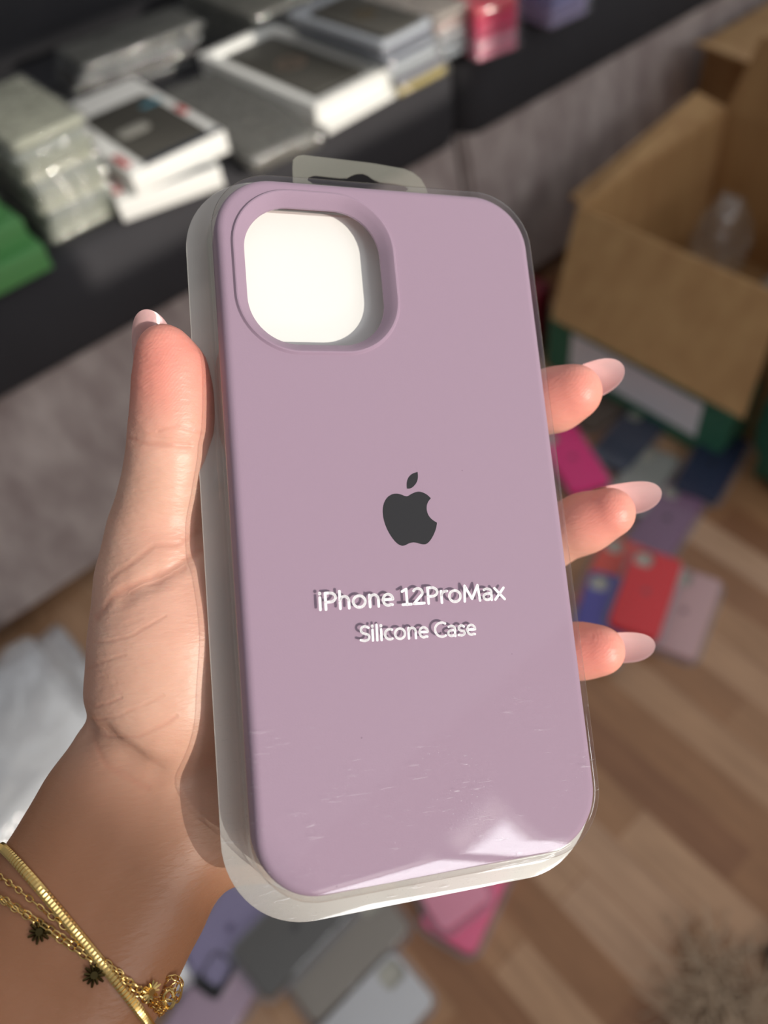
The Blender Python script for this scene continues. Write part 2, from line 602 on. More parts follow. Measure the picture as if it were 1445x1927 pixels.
# tall stack, front right corner at (0.366, 1.100)
n_st = 10
for i in range(n_st):
    th = 0.0142
    wv = 0.115 if i else 0.125
    jx = random.uniform(-0.004, 0.004)
    ORD = ['bottommost','second from the bottom','third from the bottom','fourth from the bottom','fifth from the bottom','sixth from the bottom','seventh from the bottom','eighth from the bottom','second from the top','topmost']
    lb = 'clear bagged grey phone case, ' + ORD[i] + ' in the tall stack on the sofa'
    if i == n_st - 1: lb = 'clear bagged grey phone case lying topmost of the tall stack left of the white boxes'
    elif i == 0: lb = 'clear bagged phone case at the very bottom of the tall stack on the sofa'
    bagged((0.307 + jx, 1.20 + jx * .5, ZS + i * th), jx * 6, wv, 0.215, th, lb, G_BAG,
           inner=[(176, 178, 160), (158, 162, 148), (150, 156, 150)][i % 3], seed=i)
# second clear stack behind the green boxes
for i in range(7):
    th = 0.016
    bagged((0.175 + random.uniform(-.004, .004), 1.265, ZS + i * th), random.uniform(-.03, .03), 0.10, 0.20, th,
           'glassy bagged phone case %s in the stack behind the green boxes' % ['at the bottom', 'second from the bottom', 'third from the bottom', 'at mid height', 'third from the top', 'second from the top', 'at the top'][i],
           'bagged cases in the stack behind the green boxes', inner=(110, 112, 104), seed=20 + i)
# small white box lying at the far left edge on top
bm = slab_bm(0.05, 0.09, 0.02, 0.003)
o = obj('small_white_box', bm, M['white'])
o.location = (0.40, 1.40, ZS); o.rotation_euler = (0, 0, 0.2)
tag(o, 'small white box lying behind the tall clear stack on the sofa', 'box')

# green boxes
for i, (gx, gy, gz, ln) in enumerate([(0.170, 1.112, 0, 'bottom'), (0.163, 1.130, 0.034, 'middle'), (0.150, 1.155, 0.068, 'top')]):
    root = empty('green_box', (gx, gy, ZS + gz), 0.03 * i)
    tag(root, {'bottom': 'lowest green cardboard box of the pile at the left edge of the sofa',
               'middle': 'green cardboard box in the middle of the pile at the left',
               'top': 'uppermost green cardboard box of the pile at the left'}[ln], 'box')
    obj('box', slab_bm(0.105, 0.13, 0.033, 0.002, 0.0008), colmat((96, 160, 94)), root)
    obj('lid', slab_bm(0.1065, 0.132, 0.010, 0.002, 0.0006, z0=0.0235), colmat((102, 166, 100)), root)


# white printed boxes with a dark case picture
def printed_box(loc, rz, label, group=None):
    root = empty('white_phone_case_box', loc, rz)
    tag(root, label, 'box', group)
    obj('box', slab_bm(0.155, 0.29, 0.031, 0.002, 0.001), M['white'], root)
    bm = slab_bm(0.112, 0.20, 0.0012, 0.012, 0.0004, z0=0.0305, cx=0.006, cy=-0.03)
    pc = obj('picture', bm, M['dark'], root)
    obj('stripe', slab_bm(0.125, 0.014, 0.0012, 0.001, 0.0003, z0=0.0306, cx=0.012, cy=-0.136), colmat((28, 42, 62)), root)
    obj('label_mark', slab_bm(0.034, 0.012, 0.001, 0.002, 0.0003, z0=0.031, cx=0.05, cy=0.03), colmat((52, 120, 140)), root)
    obj('label_mark', slab_bm(0.012, 0.045, 0.001, 0.002, 0.0003, z0=0.031, cx=-0.068, cy=-0.10), colmat((186, 40, 44)), root)
    obj('label_mark', slab_bm(0.010, 0.03, 0.001, 0.002, 0.0003, z0=0.031, cx=0.07, cy=-0.03), colmat((196, 60, 60)), root)
    obj('label_mark', slab_bm(0.012, 0.03, 0.001, 0.002, 0.0003, z0=0.031, cx=-0.066, cy=0.125), colmat((60, 130, 150)), root)
    obj('pale_patch', slab_bm(0.05, 0.03, 0.0006, 0.012, 0.0002, z0=0.0317, cx=-0.012, cy=-0.03), colmat((150, 148, 140)), root)
    return root


printed_box((0.455, 1.190, ZS), -0.24, 'lower of two white boxes on the sofa, mostly covered by the one above')
printed_box((0.455, 1.196, ZS + 0.033), -0.03, 'upper white box with a dark phone case pictured on its lid')

# grey case between the white boxes and the white tray
bagged((0.618, 1.17, ZS), -0.12, 0.125, 0.33, 0.03, 'grey bagged case lying between the white boxes and the white tray', inner=(96, 94, 88), seed=40)


# white tray with black case and round foil ring
def ring_top(root, z, r0=0.02, mat='rose', cx=0, cy=0):
    bm = bmesh.new()
    for rr, w_ in ((r0, 0.003), (r0 * 0.55, 0.0025)):
        a = [bm.verts.new((cx + (rr + w_) * math.cos(t * math.pi / 16), cy + (rr + w_) * math.sin(t * math.pi / 16), z)) for t in range(32)]
        b = [bm.verts.new((cx + rr * math.cos(t * math.pi / 16), cy + rr * math.sin(t * math.pi / 16), z)) for t in range(32)]
        bridge(bm, a, b)
    obj('foil_ring', bm, M[mat], root)


def white_tray(loc, rz, label, wd=0.158, ht=0.33, th=0.030, topcol='dark'):
    root = empty('white_display_box', loc, rz)
    tag(root, label, 'box')
    bm = bmesh.new()
    loft(bm, wd, ht, 0.003, [(0, 0), (0, th), (-0.016, th), (-0.018, th - 0.012), (-0.03, th - 0.013)], 4)
    obj('box', bm, M['white'], root)
    obj('phone_case', slab_bm(wd - 0.05, ht - 0.075, 0.009, 0.012, 0.002, z0=th - 0.0128), M[topcol], root)
    ring_top(root, th - 0.0030, 0.021)
    return root


white_tray((0.757, 1.195, ZS), 0.05, 'lower white display tray beneath the one with the black case', th=0.012)
white_tray((0.757, 1.205, ZS + 0.0125), 0.01, 'open white display box holding a black case with a rose gold ring')


# dark stack right behind the tray
def dark_top(root, z):
    obj('phone_case', slab_bm(0.088, 0.19, 0.005, 0.012, 0.0015, z0=z * 0.9, cy=-0.02), M['dark'], root)
    ring_top(root, z * 0.9 + 0.0053, 0.014, 'gold', 0, -0.02)


cols5 = [(190, 170, 90), (140, 140, 150), (200, 205, 212), (150, 156, 170), (120, 124, 140), (190, 196, 205)]
for i in range(6):
    top = dark_top if i == 5 else None
    nm = ['yellow, at the bottom', 'second from the bottom', 'third from the bottom', 'fourth from the bottom', 'just under the topmost', 'topmost, black case with gold ring'][i]
    bagged((0.888 - i * .004, 1.155 - (0.01 if i < 2 else 0), ZS + i * 0.0145), 0.03 * (i % 2), 0.118, 0.25, 0.0142,
           'clear pack %s, stack right of the white display box' % nm, inner=cols5[i], seed=50 + i, mat='bag' if i < 5 else 'haze', top=top)

# dark glossy packs at the back
for i in range(4):
    bagged((0.60 + 0.008 * i, 1.52 - .006 * i, ZS + i * 0.017), 1.35 + .05 * i, 0.13, 0.24, 0.0165,
           'dark glossy wrapped pack %s of the pile at the back of the sofa' % ['at the bottom', 'second from bottom', 'second from top', 'at the top'][i],
           inner=[(40, 40, 46), (60, 50, 50), (92, 94, 98), (70, 70, 66)][i], seed=60 + i)
for i in range(4):
    bagged((0.84 + 0.008 * i, 1.50 - .006 * i, ZS + i * 0.017), 0.10 - .04 * i, 0.14, 0.26, 0.0165,
           'grey wrapped pack %s of the pile behind the white display box' % ['at the bottom', 'second from bottom', 'second from top', 'at the top'][i],
           inner=[(96, 96, 96), (84, 84, 80), (70, 70, 66), (92, 90, 82)][i], seed=66 + i)
# pale pack beside pink ones
for i in range(5):
    bagged((0.99, 1.155, ZS + i * 0.015), 0.0, 0.09, 0.20, 0.0148, ['clear pack at the bottom of the beige stack left of the pink packs', 'clear pack second from bottom of the beige stack beside the pink packs', 'clear pack in the middle of the beige stack left of the pink packs', 'pinkish pack second from top of the beige stack', 'beige pack topmost beside the pink packs'][i],
           inner=[(140, 150, 160), (150, 156, 165), (170, 170, 175), (190, 165, 160), (176, 164, 156)][i], seed=70 + i)
pinks = [((236, 140, 165), 'pale pink pack at the bottom of the pink stack on the sofa'), ((232, 150, 172), 'pale pink pack second from the bottom of the pink stack'),
         ((225, 60, 110), 'hot pink pack third in the pink stack on the sofa'), ((240, 30, 100), 'hot pink pack second from the top of the pink stack'), ((236, 50, 80), 'hot pink pack topmost of the pink stack on the sofa')]
for i, (c, lb) in enumerate(pinks):
    bagged((1.074, 1.105, ZS - .01 + i * 0.0165), -0.25, 0.092, 0.19, 0.0162, lb, inner=c, seed=80 + i, mat='haze')
for i in range(4):
    bagged((1.235, 1.105, ZS - .012 + i * 0.0165), -0.1 + .02 * i, 0.10, 0.20, 0.0162,
           'lilac pack %s of the stack furthest right on the sofa' % ['at the bottom', 'second from bottom', 'second from top', 'topmost'][i], inner=[(160, 150, 190), (170, 160, 205), (150, 150, 205), (170, 160, 200)][i], seed=90 + i, mat='haze')

# ------------------------------------------------------------------ cardboard boxes and green box
def card_mat():
    mt, nt, b = newmat('corrugated_cardboard')
    N, Lk = nt.nodes, nt.links
    tc = N.new('ShaderNodeTexCoord')
    mp = N.new('ShaderNodeMapping'); mp.inputs['Scale'].default_value = (12, 12, 1.5)
    nz = N.new('ShaderNodeTexNoise'); nz.inputs['Scale'].default_value = 2.2; nz.inputs['Detail'].default_value = 4
    Lk.new(tc.outputs['Object'], mp.inputs[0]); Lk.new(mp.outputs[0], nz.inputs['Vector'])
    cr = N.new('ShaderNodeValToRGB')
    cr.color_ramp.elements[0].position = 0.3; cr.color_ramp.elements[0].color = lin(170, 130, 86)
    cr.color_ramp.elements[1].position = 0.7; cr.color_ramp.elements[1].color = lin(188, 150, 102)
    Lk.new(nz.outputs['Fac'], cr.inputs[0]); Lk.new(cr.outputs[0], b.inputs['Base Color'])
    b.inputs['Roughness'].default_value = 0.8
    return mt


M['card'] = card_mat()


def panel(bm, a, b, c, d, th=0.005):
    """thick quad a b c d"""
    a, b, c, d = map(Vector, (a, b, c, d))
    n = (b - a).cross(d - a).normalized() * th
    vs = [bm.verts.new(p) for p in (a, b, c, d)] + [bm.verts.new(p + n) for p in (a, b, c, d)]
    for f in ((0, 1, 2, 3), (7, 6, 5, 4), (0, 4, 5, 1), (1, 5, 6, 2), (2, 6, 7, 3), (3, 7, 4, 0)):
        bm.faces.new([vs[i] for i in f])


ZR = 0.30
bx0, bx1, by0, by1 = 1.078, 1.53, 0.36, 0.845
root = empty('cardboard_box', (bx0, by0, 0))
tag(root, 'large open brown cardboard box standing on the floor in front of the sofa', 'cardboard box')
X, Y = bx1 - bx0, by1 - by0
bm = bmesh.new()
t = 0.005
add_box(bm, 0, X, 0, Y, 0, t)
add_box(bm, 0, t, 0, Y, t, ZR)
add_box(bm, X - t, X, 0, Y, t, ZR)
add_box(bm, t, X - t, 0, t, t, ZR)
add_box(bm, t, X - t, Y - t, Y, t, ZR)
obj('box', bm, M['card'], root, smooth=0)
bm = bmesh.new()
panel(bm, (0, Y, ZR), (0, 0.075, ZR), (-0.112, 0.03, 0.147), (-0.118, Y - 0.052, 0.147))
bmesh.ops.recalc_face_normals(bm, faces=bm.faces)
obj('flap', bm, M['card'], root, smooth=0)
bm = bmesh.new()
panel(bm, (0.01, Y, ZR), (X, Y, ZR), (X - .03, Y + 0.055, ZR + .03), (0.04, Y + 0.05, ZR - .02))
obj('flap', bm, M['card'], root, smooth=0)
bm = bmesh.new()
panel(bm, (X, Y, ZR), (X, 0, ZR), (X + 0.02, 0.03, ZR + 0.13), (X + 0.02, Y - 0.03, ZR + 0.14))
obj('flap', bm, M['card'], root, smooth=0)

# second carton behind, upper right
root = empty('cardboard_box', (1.70, 0.72, 0), 0.0)
tag(root, 'second brown cardboard box further back at the upper right', 'cardboard box')
bm = bmesh.new()
add_box(bm, 0, 0.4, 0.12, 0.30, 0, 0.34); obj('box', bm, M['card'], root, smooth=0)
bm = bmesh.new()
panel(bm, (0, 0.30, 0.34), (0, 0.02, 0.34), (-0.11, 0.0, 0.36), (-0.11, 0.26, 0.38)); obj('flap', bm, M['card'], root, smooth=0)


# crumpled contents inside the carton
def crumple(name, loc, rad, mat, label, cat, seed, sc=(1, 1, .6), amp=0.45, fr=7.0, sub=4, rz=0):
    bm = bmesh.new()
    bmesh.ops.create_icosphere(bm, subdivisions=sub, radius=rad)
    for v in bm.verts:
        p = v.co * fr / rad * 0.12 + Vector((seed * 7.3, seed * 1.7, seed))
        d = noise.noise(p * 1.2) * amp + abs(noise.noise(p * 2.9)) * amp * 0.55
        v.co *= 1 + d
        v.co.x *= sc[0]; v.co.y *= sc[1]; v.co.z *= sc[2]
    zmin = min(v.co.z for v in bm.verts)
    for v in bm.verts:
        v.co.z -= zmin * 0.8
        v.co.z = max(v.co.z, 0.0)
    o = obj(name, bm, mat, smooth=50)
    o.location = loc; o.rotation_euler = (0, 0, rz)
    tag(o, label, cat)
    return o


crumple('plastic_wrapping', (1.34, 0.69, 0.09), 0.05, M['bag'], 'crumpled clear plastic wrapping at the back inside the cardboard box', 'plastic bag', 3, (1.2, .9, 1.6), sub=4)
crumple('wrapping_paper', (1.38, 0.55, 0.006), 0.065, colmat((170, 160, 146)), 'crumpled beige paper heaped inside the cardboard box', 'paper', 5, (1.4, 1.0, 1.0), sub=4)
crumple('wrapping_paper', (1.22, 0.47, 0.006), 0.06, colmat((120, 110, 100)), 'darker crumpled paper near the side flap inside the cardboard box', 'paper', 9, (1.0, 1.0, 1.0), sub=4)

root = empty('green_carton', (0.985, 0.42, 0))
tag(root, 'dark green box with a white label under the hanging cardboard flap', 'box')
bm = bmesh.new()
add_box(bm, 0, 0.085, 0, 0.40, 0, 0.138)
bmesh.ops.bevel(bm, geom=bm.edges[:], offset=0.003, segments=2, affect='EDGES')
obj('box', bm, colmat((58, 118, 94)), root)
bm = bmesh.new()
add_box(bm, -0.001, 0, 0.05, 0.34, 0.035, 0.115)
lb_ = obj('label_sticker', bm, colmat((244, 244, 250)), root, smooth=0)
# green fabric bag to the right
bm = bmesh.new()
crumple('green_bag', (1.03, 0.315, 0.0), 0.06, colmat((58, 116, 94)), 'dark green cloth bag slumped on the floor right of the labelled green box', 'bag', 12, (.8, 1.0, 2.2), amp=0.35, fr=10, rz=0.3)
# dark red thing beside the green box
bm = slab_bm(0.05, 0.09, 0.16, 0.006, 0.003)
o = obj('red_box', bm, colmat((110, 12, 34)))
o.location = (1.0, 0.895, 0); o.rotation_euler = (0, 0, .1)
tag(o, 'dark red box standing behind the green box beside the cardboard box', 'box')

# ------------------------------------------------------------------ packs on the floor, right
pack_px(1215, 1042, 1300, 912, 0.0, (134, 98, 128), 'packaged dusty purple phone case on the floor below the dark navy one', (70, 50, 66))
pack_px(1305, 935, 1385, 800, 0.012, (26, 40, 74), 'packaged navy phone case lying against the green box', (14, 20, 40), tilt=(0.05, 0))
pack_px(1256, 1232, 1312, 1085, 0.0, (206, 166, 166), 'packaged dusty rose phone case at the right end of the floor row', (140, 108, 112))
pack_px(1187, 1196, 1238, 1050, 0.0285, (226, 24, 36), 'packaged bright red phone case overlapping the dusty rose one', (170, 60, 70), tilt=(0, 0.03))
pack_px(1118, 1160, 1186, 1020, 0.0, (232, 80, 60), 'packaged coral phone case mostly hidden beneath the red one', (170, 50, 40))
pack_px(1108, 1245, 1152, 1100, 0.0142, (76, 68, 160), 'packaged violet blue phone case peeking out above the lowest finger', None)
pack_px(1112, 925, 1052, 828, 0.0142, (245, 4, 130), 'packaged magenta phone case on the floor right of the held case', (150, 0, 80))
pack_px(1170, 965, 1262, 830, 0.0, (150, 152, 146), 'packaged pale grey phone case beside the purple one, under the middle fingertip', None)
pack_px(1140, 880, 1235, 770, 0.004, (56, 64, 84), 'packaged slate blue phone case in front of the green box label', None)
pack_px(1085, 800, 1180, 740, 0.0, (92, 78, 66), 'packaged brown phone case lying behind the magenta one', None)

# ------------------------------------------------------------------ packs on the floor, bottom
pack_px(368, 1862, 474, 1690, 0.0, (150, 140, 176), 'packaged lilac phone case on the floor beside the wrist', (96, 84, 120), tilt=(0, 0))
pack_px(560, 1880, 690, 1750, 0.0, (150, 142, 132), 'clear packaged beige phone case lying partly under the grey one', None)
pack_px(598, 2035, 735, 1885, 0.0, (214, 214, 216), 'packaged white phone case at the bottom edge with a grey camera window', None)
pack_px(838, 1772, 900, 1640, 0.0, (246, 110, 150), 'packaged pink phone case poking out below the held case, in front', None)
pack_px(880, 1725, 800, 1600, 0.0142, (248, 160, 185), 'packaged lighter pink phone case crossing over the pink one', None)
pack_px(470, 1840, 600, 1705, 0.0142, (98, 96, 93), 'packaged grey phone case with a small dark emblem, just below the held case', (60, 58, 60))
pack_px(300, 2060, 372, 1945, 0.0, (186, 160, 178), 'packaged pinkish phone case at the bottom edge below the bracelets', None)

# ------------------------------------------------------------------ clear bags, left
M['bigbag'] = film('creased_clear_bag', (0.97, 0.97, 0.97, 1), 0.16, 0.35, (0.97, 0.98, 1.0, 1), bump=1.0, bscale=9, fmin=0.22, bdist=0.03)


def bag_pack(loc, rz, wd, ht, th, label, seed, inner=(205, 206, 208)):
    root = bagged(loc, rz, wd, ht, th * 0.92, label, inner=inner, seed=seed, mat='bigbag', name='clear_bag_pack')
    for ch in root.children:
        if ch.name.startswith('sleeve'):
            b2 = bmesh.new(); b2.from_mesh(ch.data)
            bmesh.ops.subdivide_edges(b2, edges=b2.edges[:], cuts=2, use_grid_fill=True)
            for v in b2.verts:
                q = (v.co + Vector((seed, 0, 0))) * 14
                v.co.z += abs(noise.noise(q)) * 0.04 * (1 if v.co.z > th * .5 else 0)
            b2.to_mesh(ch.data); b2.free()
    return root


bag_pack((-0.195, 0.79, 0.0), 0.04, 0.30, 0.27, 0.085, 'large shiny clear bag of white packs on the floor left of the hand', 101, (248, 249, 250))
bag_pack((-0.215, 0.77, 0.086), 0.10, 0.27, 0.24, 0.022, 'clear crinkled bag lying on top of the large one left of the hand', 102, (244, 245, 247))
bag_pack((-0.30, 0.49, 0.0), -0.08, 0.30, 0.24, 0.06, 'silvery clear plastic bag on the floor behind the wrist and bracelets', 103, (246, 248, 250))

# ------------------------------------------------------------------ lower right: raffia heap and black pouch
bm = bmesh.new()
rnd = random.Random(3)
for k in range(260):
    a = rnd.uniform(0, 6.28); r_ = rnd.uniform(0, 0.055)
    p = Vector((r_ * math.cos(a) * 1.2, r_ * math.sin(a), rnd.uniform(0.003, 0.03)))
    d = Vector((rnd.uniform(-1, 1), rnd.uniform(-1, 1), rnd.uniform(-.2, .5))).normalized()
    pts = []
    for s in range(6):
        pts.append(p + d * 0.012 * s + Vector((math.sin(s * 1.3 + k), math.cos(s * 1.1 + k), 0)) * 0.003)
        pts[-1].z = max(0.002, pts[-1].z - 0.0007 * s * s)
    tube(bm, pts, 0.0011, 4)
hp = obj('raffia_heap', bm, plain('dry_raffia', lin(190, 166, 140), 0.8, var=0.5, vscale=60))
hp.location = (0.285, -0.075, 0)
tag(hp, 'tangled heap of beige shredded packing filler on the floor at the lower right', 'packing filler', kind='stuff')
crumple('black_pouch', (0.385, -0.105, 0), 0.028, colmat((26, 26, 30)), 'small black pouch lying beside the packing filler at the lower right', 'pouch', 21, (1.3, 1, .6))

# ================================================================== the held pack
ex = np.array([9.66785256e-01, -4.46069742e-02, 3.00257388e-01]); ex /= np.linalg.norm(ex)
ey = np.array([-8.00076020e-02, -9.72138575e-01, 1.48600884e-01])
ey -= ey.dot(ex) * ex; ey /= np.linalg.norm(ey)
ez = np.cross(ex, ey)
ORG = np.array([0.00556640163, -0.000815924174, 0.186921419])
PM = Matrix.Identity(4)
for i, v in enumerate((ex, ey, ez)):
    wv = RW @ v
    for j in range(3): PM[j][i] = wv[j]
op = CAM + RW @ ORG
for j in range(3): PM[j][3] = op[j]
mm_ = 0.001


def silicone_mat():
    mt, nt, b = newmat('lilac_silicone')
    N, Lk = nt.nodes, nt.links
    b.inputs['Base Color'].default_value = lin(163, 138, 158)
    b.inputs['Roughness'].default_value = 0.68
    b.inputs['Sheen Weight'].default_value = 0.1
    b.inputs['Specular IOR Level'].default_value = 0.25
    tc = N.new('ShaderNodeTexCoord')
    vo = N.new('ShaderNodeTexVoronoi'); vo.inputs['Scale'].default_value = 130
    Lk.new(tc.outputs['Object'], vo.inputs['Vector'])
    # sparse dust specks: only some cells carry a small dot
    lt = N.new('ShaderNodeMath'); lt.operation = 'LESS_THAN'; lt.inputs[1].default_value = 0.026
    Lk.new(vo.outputs['Distance'], lt.inputs[0])
    sep = N.new('ShaderNodeSeparateColor'); Lk.new(vo.outputs['Color'], sep.inputs[0])
    gt = N.new('ShaderNodeMath'); gt.operation = 'GREATER_THAN'; gt.inputs[1].default_value = 0.80
    Lk.new(sep.outputs[0], gt.inputs[0])
    ml = N.new('ShaderNodeMath'); ml.operation = 'MULTIPLY'
    Lk.new(lt.outputs[0], ml.inputs[0]); Lk.new(gt.outputs[0], ml.inputs[1])
    m3 = N.new('ShaderNodeMath'); m3.operation = 'MULTIPLY'; m3.inputs[1].default_value = 0.55
    Lk.new(ml.outputs[0], m3.inputs[0])
    mx = N.new('ShaderNodeMix'); mx.data_type = 'RGBA'
    mx.inputs[6].default_value = lin(163, 138, 158)
    mx.inputs[7].default_value = lin(110, 84, 104)
    Lk.new(m3.outputs[0], mx.inputs[0]); Lk.new(mx.outputs[2], b.inputs['Base Color'])
    nz = N.new('ShaderNodeTexNoise'); nz.inputs['Scale'].default_value = 2500
    Lk.new(tc.outputs['Object'], nz.inputs['Vector'])
    bp = N.new('ShaderNodeBump'); bp.inputs['Strength'].default_value = 0.12; bp.inputs['Distance'].default_value = 0.0002
    Lk.new(nz.outputs['Fac'], bp.inputs['Height']); Lk.new(bp.outputs['Normal'], b.inputs['Normal'])
    return mt


M['silicone'] = silicone_mat()
M['microfibre'] = plain('pink_microfibre', lin(226, 186, 184), 0.95, bump=0.8, bscale=3000)
CW, CH = 80.5, 163.5
case = empty('phone_case')
case.matrix_world = PM
tag(case, 'lilac silicone phone case with a large camera opening inside the held clear pack', 'phone case')
bm = bmesh.new()
n = 16
S = mm_


def rr(off, r=14.0, cx=0.0, cy=0.0, wd=CW, ht=CH):
    return [(x, y) for x, y in rrect((wd + 2 * off) * S, (ht + 2 * off) * S, (r + off) * S, n, cx * S, cy * S)]


rings = []
prof = [(-2.4, -9.6), (-0.6, -9.6), (0.0, -9.0), (0.15, -5.0), (0.0, -2.0)]
for k in range(1, 8):
    a = math.radians(90 * k / 8)
    prof.append((-2.0 * (1 - math.cos(a)), -2.0 + 2.0 * math.sin(a)))
prof.append((-2.05, 0.0)); prof.append((-2.3, 0.0))
rings = [ring(bm, rr(o_), z_ * S) for o_, z_ in prof]
for a, b in zip(rings[:-1], rings[1:]): bridge(bm, a, b)
# inner side walls
inn = [ring(bm, rr(o_), z_ * S) for o_, z_ in ((-2.4, -9.6), (-2.0, -3.0), (-2.6, -2.2))]
# camera opening
HX, HY, HW, HH = -16.9, 58.2, 33.6, 35.0
HR = 11.5


def hh(off): return rr(off, HR, HX, HY, HW, HH)


hp_ = [(3.55, 0.0), (3.4, 0.0), (3.25, 0.12), (3.1, 0.42), (2.9, 0.62), (2.6, 0.66), (2.3, 0.50), (1.2, -0.7), (0.25, -1.9), (0.0, -2.2), (0.0, -2.9)]
hr_ = [ring(bm, hh(o_), z_ * S) for o_, z_ in hp_]
for a, b in zip(hr_[:-1], hr_[1:]): bridge(bm, a, b)
edges = []
for lp in (rings[-1], hr_[0]):
    for i in range(len(lp)):
        edges.append(bm.edges.get((lp[i], lp[(i + 1) % len(lp)])))
bmesh.ops.triangle_fill(bm, edges=edges, use_beauty=True, normal=(0, 0, 1))
obj('shell', bm, M['silicone'], case, smooth=35)
bm = bmesh.new()
inn = [ring(bm, rr(o_), z_ * S) for o_, z_ in ((-2.4, -9.5), (-1.9, -5.0), (-2.0, -3.6), (-2.8, -2.9))]
for a, b in zip(inn[:-1], inn[1:]): bridge(bm, a, b)
h0 = ring(bm, hh(0.3), -2.9 * S)
edges = []
for lp in (inn[-1], h0):
    for i in range(len(lp)):
        pr = (lp[i], lp[(i + 1) % len(lp)])
        edges.append(bm.edges.get(pr) or bm.edges.new(pr))
bmesh.ops.triangle_fill(bm, edges=edges, use_beauty=True, normal=(0, 0, 1))
obj('lining', bm, M['microfibre'], case, smooth=35)
lg = logo_bm(0.01335, 0.00006)
bmesh.ops.translate(lg, vec=(0.0003, -0.0016, 0), verts=lg.verts)
obj('logo', lg, plain('black_print', lin(28, 27, 31), 0.7, spec=0.2), case)

# white insert inside the case
bm = bmesh.new()
loft(bm, CW * S, CH * S, 0.014, [(-0.0042, -0.0108), (-0.0034, -0.0100), (-0.0034, -0.0088), (-0.0045, -0.0080)], 12)
ins = obj('white_insert', bm, plain('white_pulp_board', lin(243, 243, 240), 0.55))
ins.matrix_world = PM
tag(ins, 'white backing board seen through the camera opening of the lilac case', 'insert')

# clear blister pack round the case
M['cover'] = None


def cover_mat():
    mt = film('blister_plastic', (0.985, 0.985, 0.985, 1), 0.035, 0.0, ior=1.62, bump=0.0)
    nt = mt.node_tree
    N, Lk = nt.nodes, nt.links
    gl = [x for x in N if x.type == 'BSDF_GLOSSY'][0]
    out = [x for x in N if x.type == 'OUTPUT_MATERIAL'][0]
    fin = out.inputs[0].links[0].from_socket
    tc = N.new('ShaderNodeTexCoord')
    # fine scratches and dust towards the lower end of the sheet: worn plastic
    mp = N.new('ShaderNodeMapping'); mp.inputs['Scale'].default_value = (150, 1500, 150)
    mp.inputs['Rotation'].default_value = (0, 0, 0.45)
    Lk.new(tc.outputs['Object'], mp.inputs[0])
    nz = N.new('ShaderNodeTexNoise'); nz.inputs['Scale'].default_value = 1.4; nz.inputs['Detail'].default_value = 3
    nz.inputs['Distortion'].default_value = 0.8
    Lk.new(mp.outputs[0], nz.inputs['Vector'])
    r1 = N.new('ShaderNodeMapRange'); r1.inputs[1].default_value = 0.64; r1.inputs[2].default_value = 0.76
    Lk.new(nz.outputs['Fac'], r1.inputs[0])
    nd = N.new('ShaderNodeTexNoise'); nd.inputs['Scale'].default_value = 2600; nd.inputs['Detail'].default_value = 2
    Lk.new(tc.outputs['Object'], nd.inputs['Vector'])
    r2 = N.new('ShaderNodeMapRange'); r2.inputs[1].default_value = 0.66; r2.inputs[2].default_value = 0.74
    Lk.new(nd.outputs['Fac'], r2.inputs[0])
    big = N.new('ShaderNodeTexNoise'); big.inputs['Scale'].default_value = 60; big.inputs['Detail'].default_value = 4
    Lk.new(tc.outputs['Object'], big.inputs['Vector'])
    r3 = N.new('ShaderNodeMapRange'); r3.inputs[1].default_value = 0.42; r3.inputs[2].default_value = 0.62
    Lk.new(big.outputs['Fac'], r3.inputs[0])
    mxm = N.new('ShaderNodeMath'); mxm.operation = 'MAXIMUM'
    Lk.new(r1.outputs[0], mxm.inputs[0]); Lk.new(r2.outputs[0], mxm.inputs[1])
    mu = N.new('ShaderNodeMath'); mu.operation = 'MULTIPLY'
    Lk.new(mxm.outputs[0], mu.inputs[0]); Lk.new(r3.outputs[0], mu.inputs[1])
    sp = N.new('ShaderNodeSeparateXYZ'); Lk.new(tc.outputs['Object'], sp.inputs[0])
    ry = N.new('ShaderNodeMapRange'); ry.inputs[1].default_value = -0.035; ry.inputs[2].default_value = -0.075
    Lk.new(sp.outputs['Y'], ry.inputs[0])
    mu2 = N.new('ShaderNodeMath'); mu2.operation = 'MULTIPLY'
    Lk.new(mu.outputs[0], mu2.inputs[0]); Lk.new(ry.outputs[0], mu2.inputs[1])
    mu3 = N.new('ShaderNodeMath'); mu3.operation = 'MULTIPLY'; mu3.inputs[1].default_value = 0.5
    Lk.new(mu2.outputs[0], mu3.inputs[0])
    df = N.new('ShaderNodeBsdfDiffuse'); df.inputs[0].default_value = (0.9, 0.88, 0.92, 1)
    ms = N.new('ShaderNodeMixShader')
    Lk.new(mu3.outputs[0], ms.inputs[0]); Lk.new(fin, ms.inputs[1]); Lk.new(df.outputs[0], ms.inputs[2])
    Lk.new(ms.outputs[0], out.inputs[0])
    return mt


M['cover'] = cover_mat()
M['tray'] = film('frosted_plastic', (0.94, 0.94, 0.92, 1), 0.25, 0.55, (0.92, 0.92, 0.89, 1), ior=1.4)
pack = empty('blister_pack')
pack.matrix_world = PM
tag(pack, 'clear plastic blister pack with hang tab, held upright in the hand', 'blister pack')
bm = bmesh.new()
FZ = 1.15
TH = 0.0
prof = [(2.2, -11.1), (1.7, -10.6), (1.35, -8.0), (1.2, -3.0), (1.0, -1.0)]
for k in range(1, 9):
    a = math.radians(90 * k / 8)
    prof.append((1.0 - 2.15 * (1 - math.cos(a)), -1.0 + 2.15 * math.sin(a)))
rings = [ring(bm, rr(0, 19.5, -0.6, -1.1, CW + 10.8, CH + 13.4), z_ * S) for z_ in (-11.6, -11.3)]
rings += [ring(bm, rr(o_), z_ * S) for o_, z_ in prof]
for a, b in zip(rings[:-1], rings[1:]): bridge(bm, a, b)
